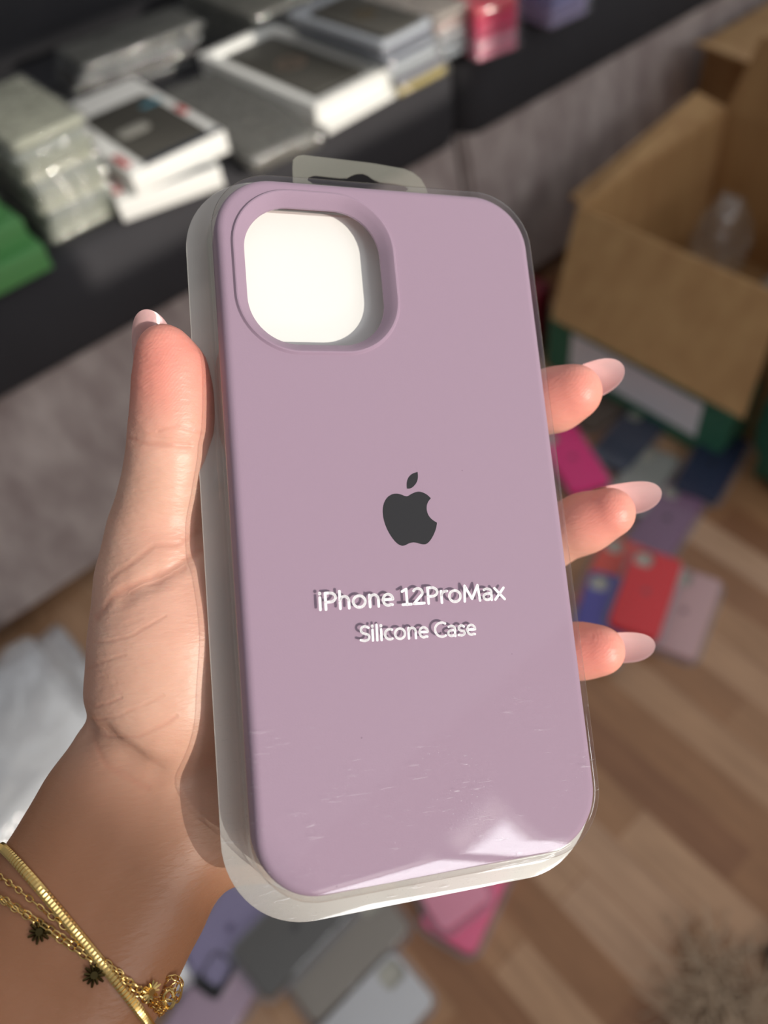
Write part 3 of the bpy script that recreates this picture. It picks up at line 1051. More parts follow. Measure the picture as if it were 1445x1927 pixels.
# front sheet as a grid so that its slight waviness is real
last = rings[-1]
steps = 26
prev = last
for k in range(1, steps):
    f = 1 - (k / steps) ** 1.6 if False else 1 - k / steps
    cur = [bm.verts.new((v.co.x * f, v.co.y - (v.co.y) * (1 - f) * 1.0, v.co.z)) for v in last]
    bridge(bm, prev, cur)
    prev = cur
bm.faces.new(prev)


def wavy(x, y):
    """sheet deformation in mm"""
    z = 0.06 * math.sin(x * 0.055 + 0.6) * math.sin(y * 0.035)
    return z


for v in bm.verts:
    if v.co.z > 0.9 * S:
        ed = min(CW / 2 - abs(v.co.x / S), CH / 2 - abs(v.co.y / S))
        v.co.z += wavy(v.co.x / S, v.co.y / S) * S * min(1, max(0, (ed - 1.5) / 10)) ** 2
obj('front_cover', bm, M['cover'], pack, smooth=60)
# frosted backing tray
bm = bmesh.new()
rings = [ring(bm, rr(0, 19.5, -0.6, -1.1, CW + 11.0, CH + 13.6), z_ * S) for z_ in (-12.0, -11.7)]
rings += [ring(bm, rr(o_), z_ * S) for o_, z_ in ((0.6, -11.7), (0.3, -11.3), (-2.0, -11.2))]
for a, b in zip(rings[:-1], rings[1:]): bridge(bm, a, b)
bm.faces.new(rings[0]); bm.faces.new(rings[-1])
obj('backing_tray', bm, M['tray'], pack, smooth=40)
# hang tab with a butterfly slot
bm = bmesh.new()
outl = [(-18.6, 84.5), (-18.3, 92.5), (-18.0, 94.6), (-16.9, 95.8), (-15.2, 96.3), (3.5, 95.7), (12.4, 94.9), (15.0, 94.0), (17.1, 92.3), (18.3, 89.6), (18.8, 84.5)]
slot = [(-14.6, 89.2), (-14.2, 90.2), (-12.6, 90.8), (-6.0, 90.6), (-3.9, 90.8), (-2.6, 91.6), (-1.0, 92.3), (0.6, 92.5), (2.0, 92.0), (3.4, 91.0), (5.2, 90.4), (9.0, 90.3), (12.2, 89.9), (13.2, 89.0), (12.0, 88.2), (0, 88.1), (-13.2, 88.3)]
for z_ in (-0.01165, -0.0120):
    a = [bm.verts.new((x * S, y * S, z_)) for x, y in outl]
    b = [bm.verts.new((x * S, y * S, z_)) for x, y in slot]
    es = []
    for lp in (a, b):
        for i in range(len(lp)):
            es.append(bm.edges.new((lp[i], lp[(i + 1) % len(lp)])))
    bmesh.ops.triangle_fill(bm, edges=es, use_beauty=True, normal=(0, 0, 1))
    if z_ == -0.01165: top_l = (a, b)
    else:
        bridge(bm, top_l[0], a); bridge(bm, top_l[1], b)
obj('hang_tab', bm, film('frosted_tab', (0.93, 0.93, 0.9, 1), 0.3, 0.20, (0.75, 0.76, 0.68, 1), ior=1.3), pack, smooth=20)


def arc(cx, cy, rx, ry, a0, a1, n=14):
    return [(cx + rx * math.cos(math.radians(a0 + (a1 - a0) * k / n)), cy + ry * math.sin(math.radians(a0 + (a1 - a0) * k / n))) for k in range(n + 1)]


XH = 0.74
GLYPH = {
    'i': (0.22, [[(0.11, 0), (0.11, XH)], [(0.11, 0.985), (0.11, 1.0)]]),
    'l': (0.22, [[(0.11, 0), (0.11, 1.07)]]),
    'P': (0.60, [[(0.12, 0), (0.12, 1), (0.30, 1)] + arc(0.30, 0.72, 0.24, 0.28, 90, -90) + [(0.12, 0.44)]]),
    'h': (0.60, [[(0.12, 0), (0.12, 1.07)], [(0.12, 0.45)] + arc(0.31, 0.45, 0.18, 0.29, 150, 0) + [(0.49, 0)]]),
    'n': (0.60, [[(0.12, 0), (0.12, XH)], [(0.12, 0.45)] + arc(0.31, 0.45, 0.18, 0.29, 150, 0) + [(0.49, 0)]]),
    'r': (0.40, [[(0.12, 0), (0.12, XH)], [(0.12, 0.42)] + arc(0.35, 0.42, 0.23, 0.31, 165, 82)]),
    'o': (0.66, [arc(0.33, 0.37, 0.255, 0.36, 0, 360, 28)]),
    'e': (0.60, [[(0.09, 0.40), (0.52, 0.40)] + arc(0.31, 0.38, 0.215, 0.35, 5, 300, 24) + [(0.49, 0.06)]]),
    'c': (0.52, [arc(0.33, 0.37, 0.25, 0.355, 62, 298, 22)]),
    'C': (0.70, [arc(0.44, 0.5, 0.36, 0.50, 58, 302, 26)]),
    'a': (0.56, [arc(0.25, 0.54, 0.19, 0.19, 135, 0) + [(0.44, 0.0)], [(0.44, 0.42), (0.28, 0.42)] + arc(0.26, 0.215, 0.185, 0.20, 90, 270) + [(0.36, 0.05), (0.44, 0.16)]]),
    's': (0.46, [[(0.38, 0.64)] + arc(0.24, 0.54, 0.15, 0.18, 70, 250, 14) + [(0.28, 0.34)] + arc(0.23, 0.19, 0.165, 0.17, 65, -120, 14) + [(0.07, 0.05)]]),
    'S': (0.58, [[(0.49, 0.90)] + arc(0.30, 0.755, 0.19, 0.245, 65, 255, 16) + [(0.33, 0.47)] + arc(0.28, 0.25, 0.23, 0.245, 65, -115, 16) + [(0.08, 0.07)]]),
    'x': (0.54, [[(0.05, 0), (0.48, XH)], [(0.05, XH), (0.49, 0)]]),
    'M': (0.92, [[(0.10, 0), (0.15, 1.0), (0.45, 0.14), (0.75, 1.0), (0.81, 0)]]),
    '1': (0.50, [[(0.10, 0.85), (0.29, 0.99), (0.29, 0)], [(0.10, 0.02), (0.47, 0.02)]]),
    '2': (0.62, [arc(0.29, 0.72, 0.205, 0.27, 150, -25, 16) + [(0.10, 0.05), (0.10, 0.04), (0.55, 0.04)]]),
    ' ': (0.24, []),
}


def text_mesh(s, cap_mm, width_mm, x0, y0, ang, z_mm, name):
    bm = bmesh.new()
    total = sum(GLYPH[c][0] for c in s)
    k = width_mm / total
    ca, sa = math.cos(ang), math.sin(ang)
    hw = 0.076 * cap_mm

    def T(x, y):
        return (x0 * S + (x * ca - y * sa) * S, y0 * S + (x * sa + y * ca) * S, z_mm * S)
    pen = 0.0
    for c in s:
        for pl in GLYPH[c][1]:
            pts = [((pen + x) * k, (y * (1 - 0.124) + 0.062) * cap_mm) for x, y in pl]
            w_ = hw * (1.25 if c == 'i' and len(pl) == 2 and pl[0][1] > 0.9 else 1.0)
            for (xa, ya), (xb, yb) in zip(pts[:-1], pts[1:]):
                dx, dy = xb - xa, yb - ya
                L_ = math.hypot(dx, dy)
                if L_ < 1e-6: continue
                nx_, ny_ = -dy / L_ * w_, dx / L_ * w_
                bm.faces.new([bm.verts.new(T(*q)) for q in ((xa + nx_, ya + ny_), (xa - nx_, ya - ny_), (xb - nx_, yb - ny_), (xb + nx_, yb + ny_))])
            for xa, ya in (pts if len(pts) > 2 else pts):
                bm.faces.new([bm.verts.new(T(xa + w_ * math.cos(a * math.pi / 6), ya + w_ * math.sin(a * math.pi / 6))) for a in range(12)])
        pen += GLYPH[c][0]
    return obj(name, bm, M['lettering'], pack, smooth=0)


M['lettering'] = plain('white_print', lin(250, 250, 252), 0.5)
text_mesh('iPhone 12ProMax', 4.1, 45.4, -23.6, -22.15, math.radians(-1.3), FZ + 0.16, 'lettering')
text_mesh('Silicone Case', 3.65, 28.3, -14.8, -29.75, math.radians(-2.2), FZ + 0.16, 'lettering')

# ================================================================== hand and forearm (one surface)
# worked out in camera-parallel axes (mm): x right, y down, z away; the object carries that frame
def P3(px, py, Z):
    return np.array([(px - CX) / FPX * Z, (py - CY) / FPX * Z, Z], float)


VOX = 1.0
lo = np.array([-128.0, -46.0, 142.0]); hi = np.array([80.0, 190.0, 262.0])
nx, ny, nz_ = [int((hi[i] - lo[i]) / VOX) + 1 for i in range(3)]
BIG = 30.0


def new_field():
    return np.full((nx, ny, nz_), BIG, np.float32)


PRIMS = []          # kept to evaluate the surface elsewhere


def cone_sd(p, a, b, ra, rb, flat=None):
    """distance to a tapered capsule; flat=(axis, s) squeezes one direction"""
    ab = b - a
    t_ = np.clip(((p - a) @ ab) / (ab @ ab), 0, 1)
    q = p - a - t_[..., None] * ab
    if flat is not None:
        ax, s_ = flat
        c_ = q @ ax
        q = q + (c_ * (1.0 / s_ - 1.0))[..., None] * ax
    return np.sqrt((q * q).sum(-1)) - (ra + (rb - ra) * t_)


def smin(a, b, k):
    h_ = np.maximum(k - np.abs(a - b), 0) / k
    return np.minimum(a, b) - h_ * h_ * k * 0.25


def stamp(F, a, b, ra, rb, k, flat=None):
    a = np.asarray(a, float); b = np.asarray(b, float)
    mr = max(ra, rb) + k + 6
    l_ = np.minimum(a, b) - mr; h_ = np.maximum(a, b) + mr
    i0 = np.clip(((l_ - lo) / VOX).astype(int), 0, [nx - 1, ny - 1, nz_ - 1])
    i1 = np.clip(((h_ - lo) / VOX).astype(int) + 2, 1, [nx, ny, nz_])
    if (i1 <= i0).any(): return
    g = np.stack(np.meshgrid(*[lo[i] + VOX * np.arange(i0[i], i1[i]) for i in range(3)], indexing='ij'), -1)
    d = cone_sd(g, a, b, ra, rb, flat).astype(np.float32)
    sl_ = tuple(slice(i0[i], i1[i]) for i in range(3))
    F[sl_] = smin(F[sl_], d, k)


def chain(F, pts, k, flat=None):
    for (a, ra), (b, rb) in zip(pts[:-1], pts[1:]):
        stamp(F, a, b, ra, rb, k, flat)


def U(v):
    v = np.array(v, float); return v / np.linalg.norm(v)


# --- forearm
ARM = [((298, 1475, 199), 18.3), ((253, 1565, 196), 19.2), ((208, 1655, 192), 19.6), ((148, 1755, 187), 20.2),
       ((48, 1925, 180), 21.8), ((-112, 2155, 172), 25.0)]
wdir = U([0.82, 0.57, 0.05])
body = new_field()
for s_ in (-1, 0, 1):
    pts = []
    for (q, r_) in ARM:
        c_ = P3(*q) + wdir * s_ * 9.0
        pts.append((c_, r_ * 0.79))
    chain(body, pts, 4)
# --- palm, behind the pack
palm_front = [((300, 1440, 208), 15), ((370, 1330, 214), 15), ((470, 1180, 221), 13), ((560, 1010, 226), 11.5), ((600, 900, 228), 10.5)]
chain(body, [(P3(*q), r_) for q, r_ in palm_front], 10)
chain(body, [(P3(*q), r_) for q, r_ in [((330, 1480, 206), 15), ((440, 1400, 214), 14), ((560, 1260, 221), 12), ((650, 1080, 226), 10.5)]], 10)
chain(body, [(P3(*q), r_) for q, r_ in [((360, 1520, 204), 14), ((500, 1460, 212), 14), ((620, 1360, 219), 12.5), ((700, 1210, 224), 10.5)]], 10)
chain(body, [(P3(*q), r_) for q, r_ in [((380, 1540, 204), 13), ((520, 1530, 210), 14), ((650, 1470, 217), 12.5), ((720, 1340, 222), 9.5)]], 10)
# --- thenar mound and thumb
TH_ = [((313, 1385, 200), 15.8), ((303, 1290, 198.5), 16.8), ((302, 1190, 198.5), 15.9), ((295, 1090, 198.5), 13.7), ((300, 1000, 197.5), 11.4),
       ((315, 915, 193.5), 9.8), ((323, 840, 191), 9.0), ((326, 790, 190), 8.6), ((325, 735, 189.5), 8.0), ((320, 690, 188.5), 7.1), ((307, 655, 187.5), 5.4)]
thumb = new_field()
chain(thumb, [(P3(*q), r_) for q, r_ in TH_], 5)
chain(thumb, [(P3(*q), r_) for q, r_ in [((337, 1310, 195.8), 16.0), ((347, 1180, 197.2), 15.0), ((347, 1090, 197.5), 12.3)]], 9)
body = smin(body, thumb, 3.2)
# web between thumb and index
chain(body, [(P3(*q), r_) for q, r_ in [((350, 1060, 210), 9), ((470, 980, 220), 8), ((560, 930, 226), 8)]], 12)
# --- fingers
FING = {
    'index': [((600, 900, 228), 10.0), ((740, 850, 234), 9.2), ((880, 800, 233), 8.8), ((985, 770, 224), 8.5), ((1045, 752, 217), 8.4), ((1080, 738, 213.5), 7.5)],
    'middle': [((650, 1080, 226), 10.0), ((790, 1060, 234), 9.2), ((920, 1035, 233), 8.6), ((1020, 1020, 223), 8.3), ((1100, 984, 216), 7.8), ((1147, 965, 212), 6.8)],
    'ring': [((700, 1210, 224), 9.6), ((820, 1230, 231), 9.0), ((950, 1235, 229), 8.3), ((1030, 1228, 220), 7.5), ((1090, 1225, 214), 7.2), ((1128, 1224, 211), 6.7)],
    'little': [((720, 1340, 222), 8.6), ((810, 1370, 227), 8.0), ((900, 1395, 226), 7.3), ((960, 1400, 221), 6.6), ((1000, 1400, 218), 6.2)],
}
fld = new_field()
for nm, ch in FING.items():
    f_ = new_field()
    chain(f_, [(P3(*q), r_) for q, r_ in ch], 3)
    fld = smin(fld, f_, 1.2)
body = smin(body, fld, 5.0)

# wrist fold: a shallow groove where the thumb mound meets the forearm
def groove(F, pts, depth, width):
    for a, b in zip(pts[:-1], pts[1:]):
        mr = width * 3
        l_ = np.minimum(a, b) - mr; h_ = np.maximum(a, b) + mr
        i0 = np.clip(((l_ - lo) / VOX).astype(int), 0, [nx - 1, ny - 1, nz_ - 1])
        i1 = np.clip(((h_ - lo) / VOX).astype(int) + 2, 1, [nx, ny, nz_])
        g = np.stack(np.meshgrid(*[lo[i] + VOX * np.arange(i0[i], i1[i]) for i in range(3)], indexing='ij'), -1)
        ab = b - a
        t_ = np.clip(((g - a) @ ab) / (ab @ ab), 0, 1)
        q = g - a - t_[..., None] * ab
        dd = np.sqrt((q * q).sum(-1))
        sl_ = tuple(slice(i0[i], i1[i]) for i in range(3))
        F[sl_] += (depth * np.exp(-(dd / width) ** 2)).astype(np.float32)


def surf_z(px, py, F):
    """first crossing of the field along the ray through a picture point"""
    d = np.array([(px - CX) / FPX, (py - CY) / FPX, 1.0])
    last = None
    for Z in np.arange(150, 255, 0.5):
        q = d * Z
        i = (q - lo) / VOX
        if (i < 0).any() or (i >= [nx - 1, ny - 1, nz_ - 1]).any(): continue
        ii = i.astype(int); fr = i - ii
        c = 0.0
        for a in (0, 1):
            for b in (0, 1):
                for e in (0, 1):
                    wgt = (fr[0] if a else 1 - fr[0]) * (fr[1] if b else 1 - fr[1]) * (fr[2] if e else 1 - fr[2])
                    c += wgt * F[ii[0] + a, ii[1] + b, ii[2] + e]
        if c <= 0: return q
    return None


def on_skin(lst):
    out = []
    for q in lst:
        s_ = surf_z(q[0], q[1], body)
        if s_ is not None: out.append(s_)
    return out


def field_at(q):
    i = (np.asarray(q) - lo) / VOX
    i = np.clip(i, 0, np.array([nx, ny, nz_]) - 1.001)
    ii = i.astype(int); fr = i - ii
    c = 0.0
    for a in (0, 1):
        for b in (0, 1):
            for e in (0, 1):
                wgt = (fr[0] if a else 1 - fr[0]) * (fr[1] if b else 1 - fr[1]) * (fr[2] if e else 1 - fr[2])
                c += wgt * body[ii[0] + a, ii[1] + b, ii[2] + e]
    return c


G1 = on_skin([(168, 1372), (200, 1392), (240, 1425), (290, 1450)])
groove(body, G1, 1.6, 3.2)
G2 = on_skin([(250, 820), (300, 832), (345, 838), (388, 836)]); groove(body, G2, 0.7, 1.4)
G3 = on_skin([(385, 1000), (372, 1030), (340, 1060), (290, 1090), (235, 1120)]); groove(body, G3, 0.9, 2.0)


def surface_nets(F):
    s = F < 0
    # active cells
    c = [s[i:i - 1 or None, j:j - 1 or None, k:k - 1 or None] if True else None for i in (0, 1) for j in (0, 1) for k in (0, 1)]
    c = []
    X_, Y_, Z_ = F.shape
    for i in (0, 1):
        for j in (0, 1):
            for k in (0, 1):
                c.append((i, j, k))
    cnt = np.zeros((X_ - 1, Y_ - 1, Z_ - 1), np.int8)
    for i, j, k in c:
        cnt += s[i:X_ - 1 + i, j:Y_ - 1 + j, k:Z_ - 1 + k]
    act = (cnt > 0) & (cnt < 8)
    idx = np.argwhere(act)
    N_ = len(idx)
    vid = -np.ones(act.shape, np.int64)
    vid[act] = np.arange(N_)
    acc = np.zeros((N_, 3)); num = np.zeros(N_)
    for (i, j, k) in c:
        for ax in range(3):
            if (i, j, k)[ax] == 1: continue
            o2 = [i, j, k]; o2[ax] = 1
            va = F[idx[:, 0] + i, idx[:, 1] + j, idx[:, 2] + k]
            vb = F[idx[:, 0] + o2[0], idx[:, 1] + o2[1], idx[:, 2] + o2[2]]
            cr = (va < 0) != (vb < 0)
            t_ = np.where(cr, va / np.where(np.abs(va - vb) < 1e-9, 1e-9, va - vb), 0)
            p_ = np.array([i, j, k], float)[None, :].repeat(N_, 0)
            p_[:, ax] += t_
            acc[cr] += p_[cr]; num[cr] += 1
    V = idx + acc / num[:, None]
    faces = []
    for ax in range(3):
        a1, a2 = (ax + 1) % 3, (ax + 2) % 3
        n0 = [X_, Y_, Z_]; 
        sl0 = [slice(None)] * 3; sl1 = [slice(None)] * 3
        sl0[ax] = slice(0, n0[ax] - 1); sl1[ax] = slice(1, n0[ax])
        diff = s[tuple(sl0)] != s[tuple(sl1)]
        e = np.argwhere(diff)
        ok = (e[:, a1] > 0) & (e[:, a2] > 0) & (e[:, a1] < n0[a1] - 1) & (e[:, a2] < n0[a2] - 1)
        e = e[ok]
        q = []
        for d1, d2 in ((-1, -1), (0, -1), (0, 0), (-1, 0)):
            f_ = e.copy(); f_[:, a1] += d1; f_[:, a2] += d2
            q.append(vid[f_[:, 0], f_[:, 1], f_[:, 2]])
        q = np.stack(q, 1)
        inside0 = s[e[:, 0], e[:, 1], e[:, 2]]
        q[~inside0] = q[~inside0][:, ::-1]
        faces.append(q)
    return V, np.concatenate(faces)


V, Fc = surface_nets(body)
V = lo + V * VOX
keep = (Fc >= 0).all(1)
Fc = Fc[keep]
# fill normals
me = bpy.data.meshes.new('person')
me.vertices.add(len(V)); me.vertices.foreach_set('co', (V * 0.001).astype(np.float32).ravel())
me.loops.add(len(Fc) * 4); me.loops.foreach_set('vertex_index', Fc.astype(np.int32).ravel())
me.polygons.add(len(Fc)); me.polygons.foreach_set('loop_start', np.arange(0, len(Fc) * 4, 4, dtype=np.int32))
try:
    me.polygons.foreach_set('loop_total', np.full(len(Fc), 4, np.int32))
except Exception:
    pass
me.update(calc_edges=True)
me.validate()
bm = bmesh.new(); bm.from_mesh(me)
for _ in range(3):
    bmesh.ops.smooth_vert(bm, verts=bm.verts, factor=0.5, use_axis_x=True, use_axis_y=True, use_axis_z=True)
bmesh.ops.recalc_face_normals(bm, faces=bm.faces)
# redness of the finger pads, a colour the skin itself has
lay = bm.verts.layers.float.new('flush')
lay2 = bm.verts.layers.float.new('tan')
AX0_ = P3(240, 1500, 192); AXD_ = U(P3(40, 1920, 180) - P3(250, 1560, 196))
TIPS = [(P3(313, 680, 186), 15), (P3(1085, 735, 208), 13), (P3(1140, 960, 206), 12), (P3(1120, 1222, 205), 12), (P3(350, 1150, 190), 11), (P3(330, 1010, 192), 8)]
TW = [1.0, 0.95, 0.95, 1.0, 0.3, 0.35]
for v in bm.verts:
    c_ = np.array(v.co) * 1000
    f_ = 0
    for (tp, rad_), tw in zip(TIPS, TW):
        d_ = np.linalg.norm(c_ - tp) / rad_
        f_ = max(f_, tw * math.exp(-d_ ** 2 * 0.8))
    v[lay] = f_
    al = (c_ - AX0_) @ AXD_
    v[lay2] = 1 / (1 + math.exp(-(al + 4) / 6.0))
bm.to_mesh(me); bm.free()
for p in me.polygons: p.use_smooth = True
person = bpy.data.objects.new('person', me)
COL.objects.link(person)
HM = Matrix.Identity(4)
for i in range(3):
    for j in range(3): HM[i][j] = RW[i][j]
    HM[i][3] = CAM[i]
# put the object's origin inside the wrist instead of at the lens
wc = P3(240, 1560, 195) * 0.001
me.transform(Matrix.Translation(-Vector(wc)))
person.matrix_world = HM @ Matrix.Translation(Vector(wc))
tag(person, "person's bare left hand and forearm holding the clear pack, thumb on the left side", 'person')


def skin_mat():
    mt, nt, b = newmat('skin')
    N, Lk = nt.nodes, nt.links
    tc = N.new('ShaderNodeTexCoord')
    nz = N.new('ShaderNodeTexNoise'); nz.inputs['Scale'].default_value = 55; nz.inputs['Detail'].default_value = 5
    Lk.new(tc.outputs['Object'], nz.inputs['Vector'])
    c1 = N.new('ShaderNodeValToRGB')
    c1.color_ramp.elements[0].position = 0.3; c1.color_ramp.elements[0].color = lin(214, 165, 144)
    c1.color_ramp.elements[1].position = 0.72; c1.color_ramp.elements[1].color = lin(228, 186, 165)
    Lk.new(nz.outputs['Fac'], c1.inputs[0])
    at = N.new('ShaderNodeAttribute'); at.attribute_name = 'flush'
    mx = N.new('ShaderNodeMix'); mx.data_type = 'RGBA'
    mx.inputs[7].default_value = lin(238, 150, 136)
    Lk.new(at.outputs['Fac'], mx.inputs[0]); Lk.new(c1.outputs[0], mx.inputs[6])
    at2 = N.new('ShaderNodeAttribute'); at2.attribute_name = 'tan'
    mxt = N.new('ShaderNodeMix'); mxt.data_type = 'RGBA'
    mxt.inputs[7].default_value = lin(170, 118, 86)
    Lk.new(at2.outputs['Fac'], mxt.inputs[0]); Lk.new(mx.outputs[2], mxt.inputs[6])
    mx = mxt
    # crease lines in the object's own axes
    sp = N.new('ShaderNodeSeparateXYZ'); Lk.new(tc.outputs['Object'], sp.inputs[0])
    cmb = N.new('ShaderNodeCombineXYZ'); Lk.new(sp.outputs['X'], cmb.inputs[0]); Lk.new(sp.outputs['Y'], cmb.inputs[1])
    wob = N.new('ShaderNodeTexNoise'); wob.inputs['Scale'].default_value = 160; wob.inputs['Detail'].default_value = 2
    Lk.new(tc.outputs['Object'], wob.inputs['Vector'])
    ws = N.new('ShaderNodeVectorMath'); ws.operation = 'SUBTRACT'; ws.inputs[1].default_value = (.5, .5, .5)
    Lk.new(wob.outputs['Color'], ws.inputs[0])
    wsc = N.new('ShaderNodeVectorMath'); wsc.operation = 'SCALE'; wsc.inputs['Scale'].default_value = 0.0016
    Lk.new(ws.outputs[0], wsc.inputs[0])
    wa = N.new('ShaderNodeVectorMath'); wa.operation = 'ADD'
    Lk.new(cmb.outputs[0], wa.inputs[0]); Lk.new(wsc.outputs[0], wa.inputs[1])
    flat_ = N.new('ShaderNodeVectorMath'); flat_.operation = 'MULTIPLY'; flat_.inputs[1].default_value = (1, 1, 0)
    Lk.new(wa.outputs[0], flat_.inputs[0])
    total = None
    SEG = [
        ([(252, 826), (285, 836), (330, 844), (365, 842)], 0.55, 0.9), ([(318, 818), (350, 810), (390, 818)], 0.45, 0.7),
        ([(372, 1003), (340, 1022), (300, 1025), (255, 1060), (220, 1085)], 0.6, 0.7),
        ([(380, 1035), (340, 1062), (290, 1085), (235, 1112), (190, 1160)], 0.8, 1.0),
        ([(355, 1065), (300, 1092), (262, 1108)], 0.6, 0.7),
        ([(330, 1150), (270, 1185), (190, 1205)], 0.4, 0.5), ([(260, 1220), (215, 1232), (172, 1255)], 0.4, 0.5),
        ([(250, 1296), (200, 1315), (165, 1318)], 0.4, 0.5), ([(330, 1290), (250, 1325), (175, 1350)], 0.4, 0.4),
        ([(162, 1378), (210, 1380), (280, 1365), (350, 1330)], 0.5, 0.6), ([(175, 1385), (215, 1430), (290, 1470)], 0.7, 0.6),
        ([(290, 690), (330, 705), (370, 690)], 0.3, 0.2), ([(268, 925), (320, 918), (375, 915)], 0.3, 0.2),
    ]
    for pts, wid, amt in SEG:
        for (x0, y0), (x1, y1) in zip(pts[:-1], pts[1:]):
            Z0 = 189.0
            a = (P3(x0, y0, Z0) * 0.001 - wc)[:2]; c = (P3(x1, y1, Z0) * 0.001 - wc)[:2]
            ab = c - a
            L2 = float(ab @ ab)
            sb = N.new('ShaderNodeVectorMath'); sb.operation = 'SUBTRACT'; sb.inputs[1].default_value = (a[0], a[1], 0)
            Lk.new(flat_.outputs[0], sb.inputs[0])
            dt = N.new('ShaderNodeVectorMath'); dt.operation = 'DOT_PRODUCT'; dt.inputs[1].default_value = (ab[0] / L2, ab[1] / L2, 0)
            Lk.new(sb.outputs[0], dt.inputs[0])
            cl = N.new('ShaderNodeClamp'); Lk.new(dt.outputs['Value'], cl.inputs[0])
            sc = N.new('ShaderNodeVectorMath'); sc.operation = 'SCALE'; sc.inputs[0].default_value = (ab[0], ab[1], 0)
            Lk.new(cl.outputs[0], sc.inputs['Scale'])
            ds = N.new('ShaderNodeVectorMath'); ds.operation = 'DISTANCE'
            Lk.new(sb.outputs[0], ds.inputs[0]); Lk.new(sc.outputs[0], ds.inputs[1])
            mr = N.new('ShaderNodeMapRange'); mr.interpolation_type = 'SMOOTHSTEP'
            mr.inputs[1].default_value = 0.0; mr.inputs[2].default_value = wid * 0.0019
            mr.inputs[3].default_value = amt; mr.inputs[4].default_value = 0.0
            Lk.new(ds.outputs['Value'], mr.inputs[0])
            if total is None: total = mr.outputs[0]
            else:
                mm = N.new('ShaderNodeMath'); mm.operation = 'MAXIMUM'
                Lk.new(total, mm.inputs[0]); Lk.new(mr.outputs[0], mm.inputs[1]); total = mm.outputs[0]
    cf = N.new('ShaderNodeMath'); cf.operation = 'MULTIPLY'; cf.inputs[1].default_value = 0.26
    Lk.new(total, cf.inputs[0])
    m5 = N.new('ShaderNodeMix'); m5.data_type = 'RGBA'; m5.inputs[7].default_value = lin(190, 112, 92)
    Lk.new(cf.outputs[0], m5.inputs[0]); Lk.new(mx.outputs[2], m5.inputs[6])
    Lk.new(m5.outputs[2], b.inputs['Base Color'])
    # skin relief: ridges and fine cross lines
    wv = N.new('ShaderNodeTexWave'); wv.inputs['Scale'].default_value = 620; wv.inputs['Distortion'].default_value = 9
    wv.inputs['Detail'].default_value = 2; wv.inputs['Detail Scale'].default_value = 0.35
    wv.bands_direction = 'DIAGONAL'
    Lk.new(tc.outputs['Object'], wv.inputs['Vector'])
    mpv = N.new('ShaderNodeMapping'); mpv.inputs['Scale'].default_value = (240, 700, 400); mpv.inputs['Rotation'].default_value = (0, 0, 0.5)
    vz = N.new('ShaderNodeTexNoise'); vz.inputs['Scale'].default_value = 1.3; vz.inputs['Detail'].default_value = 4
    Lk.new(tc.outputs['Object'], mpv.inputs[0]); Lk.new(mpv.outputs[0], vz.inputs['Vector'])
    ad = N.new('ShaderNodeMath'); ad.operation = 'MULTIPLY'
    af = N.new('ShaderNodeMath'); af.operation = 'MULTIPLY'; af.inputs[1].default_value = 0.09
    Lk.new(at.outputs['Fac'], af.inputs[0])
    Lk.new(wv.outputs['Fac'], ad.inputs[0]); Lk.new(af.outputs[0], ad.inputs[1])
    a2 = N.new('ShaderNodeMath'); a2.operation = 'ADD'; Lk.new(ad.outputs[0], a2.inputs[0]); Lk.new(vz.outputs['Fac'], a2.inputs[1])
    t3 = N.new('ShaderNodeMath'); t3.operation = 'MULTIPLY'; t3.inputs[1].default_value = 0.8
    Lk.new(total, t3.inputs[0])
    a3 = N.new('ShaderNodeMath'); a3.operation = 'SUBTRACT'; Lk.new(a2.outputs[0], a3.inputs[0]); Lk.new(t3.outputs[0], a3.inputs[1])
    bp = N.new('ShaderNodeBump'); bp.inputs['Strength'].default_value = 0.7; bp.inputs['Distance'].default_value = 0.00028
    Lk.new(a3.outputs[0], bp.inputs['Height']); Lk.new(bp.outputs['Normal'], b.inputs['Normal'])
    b.inputs['Roughness'].default_value = 0.43
    b.inputs['Specular IOR Level'].default_value = 0.4
    b.inputs['Subsurface Weight'].default_value = 0.25
    b.inputs['Subsurface Radius'].default_value = (1.0, 0.35, 0.18)
    b.inputs['Subsurface Scale'].default_value = 0.003
    return mt


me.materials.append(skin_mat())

# --- nails
M['nail'] = plain('nail_gel', lin(238, 200, 200), 0.15, coat=0.6, spec=0.6)
nb = M['nail'].node_tree.nodes['Principled BSDF']
nb.inputs['Subsurface Weight'].default_value = 0.3
nb.inputs['Subsurface Scale'].default_value = 0.002


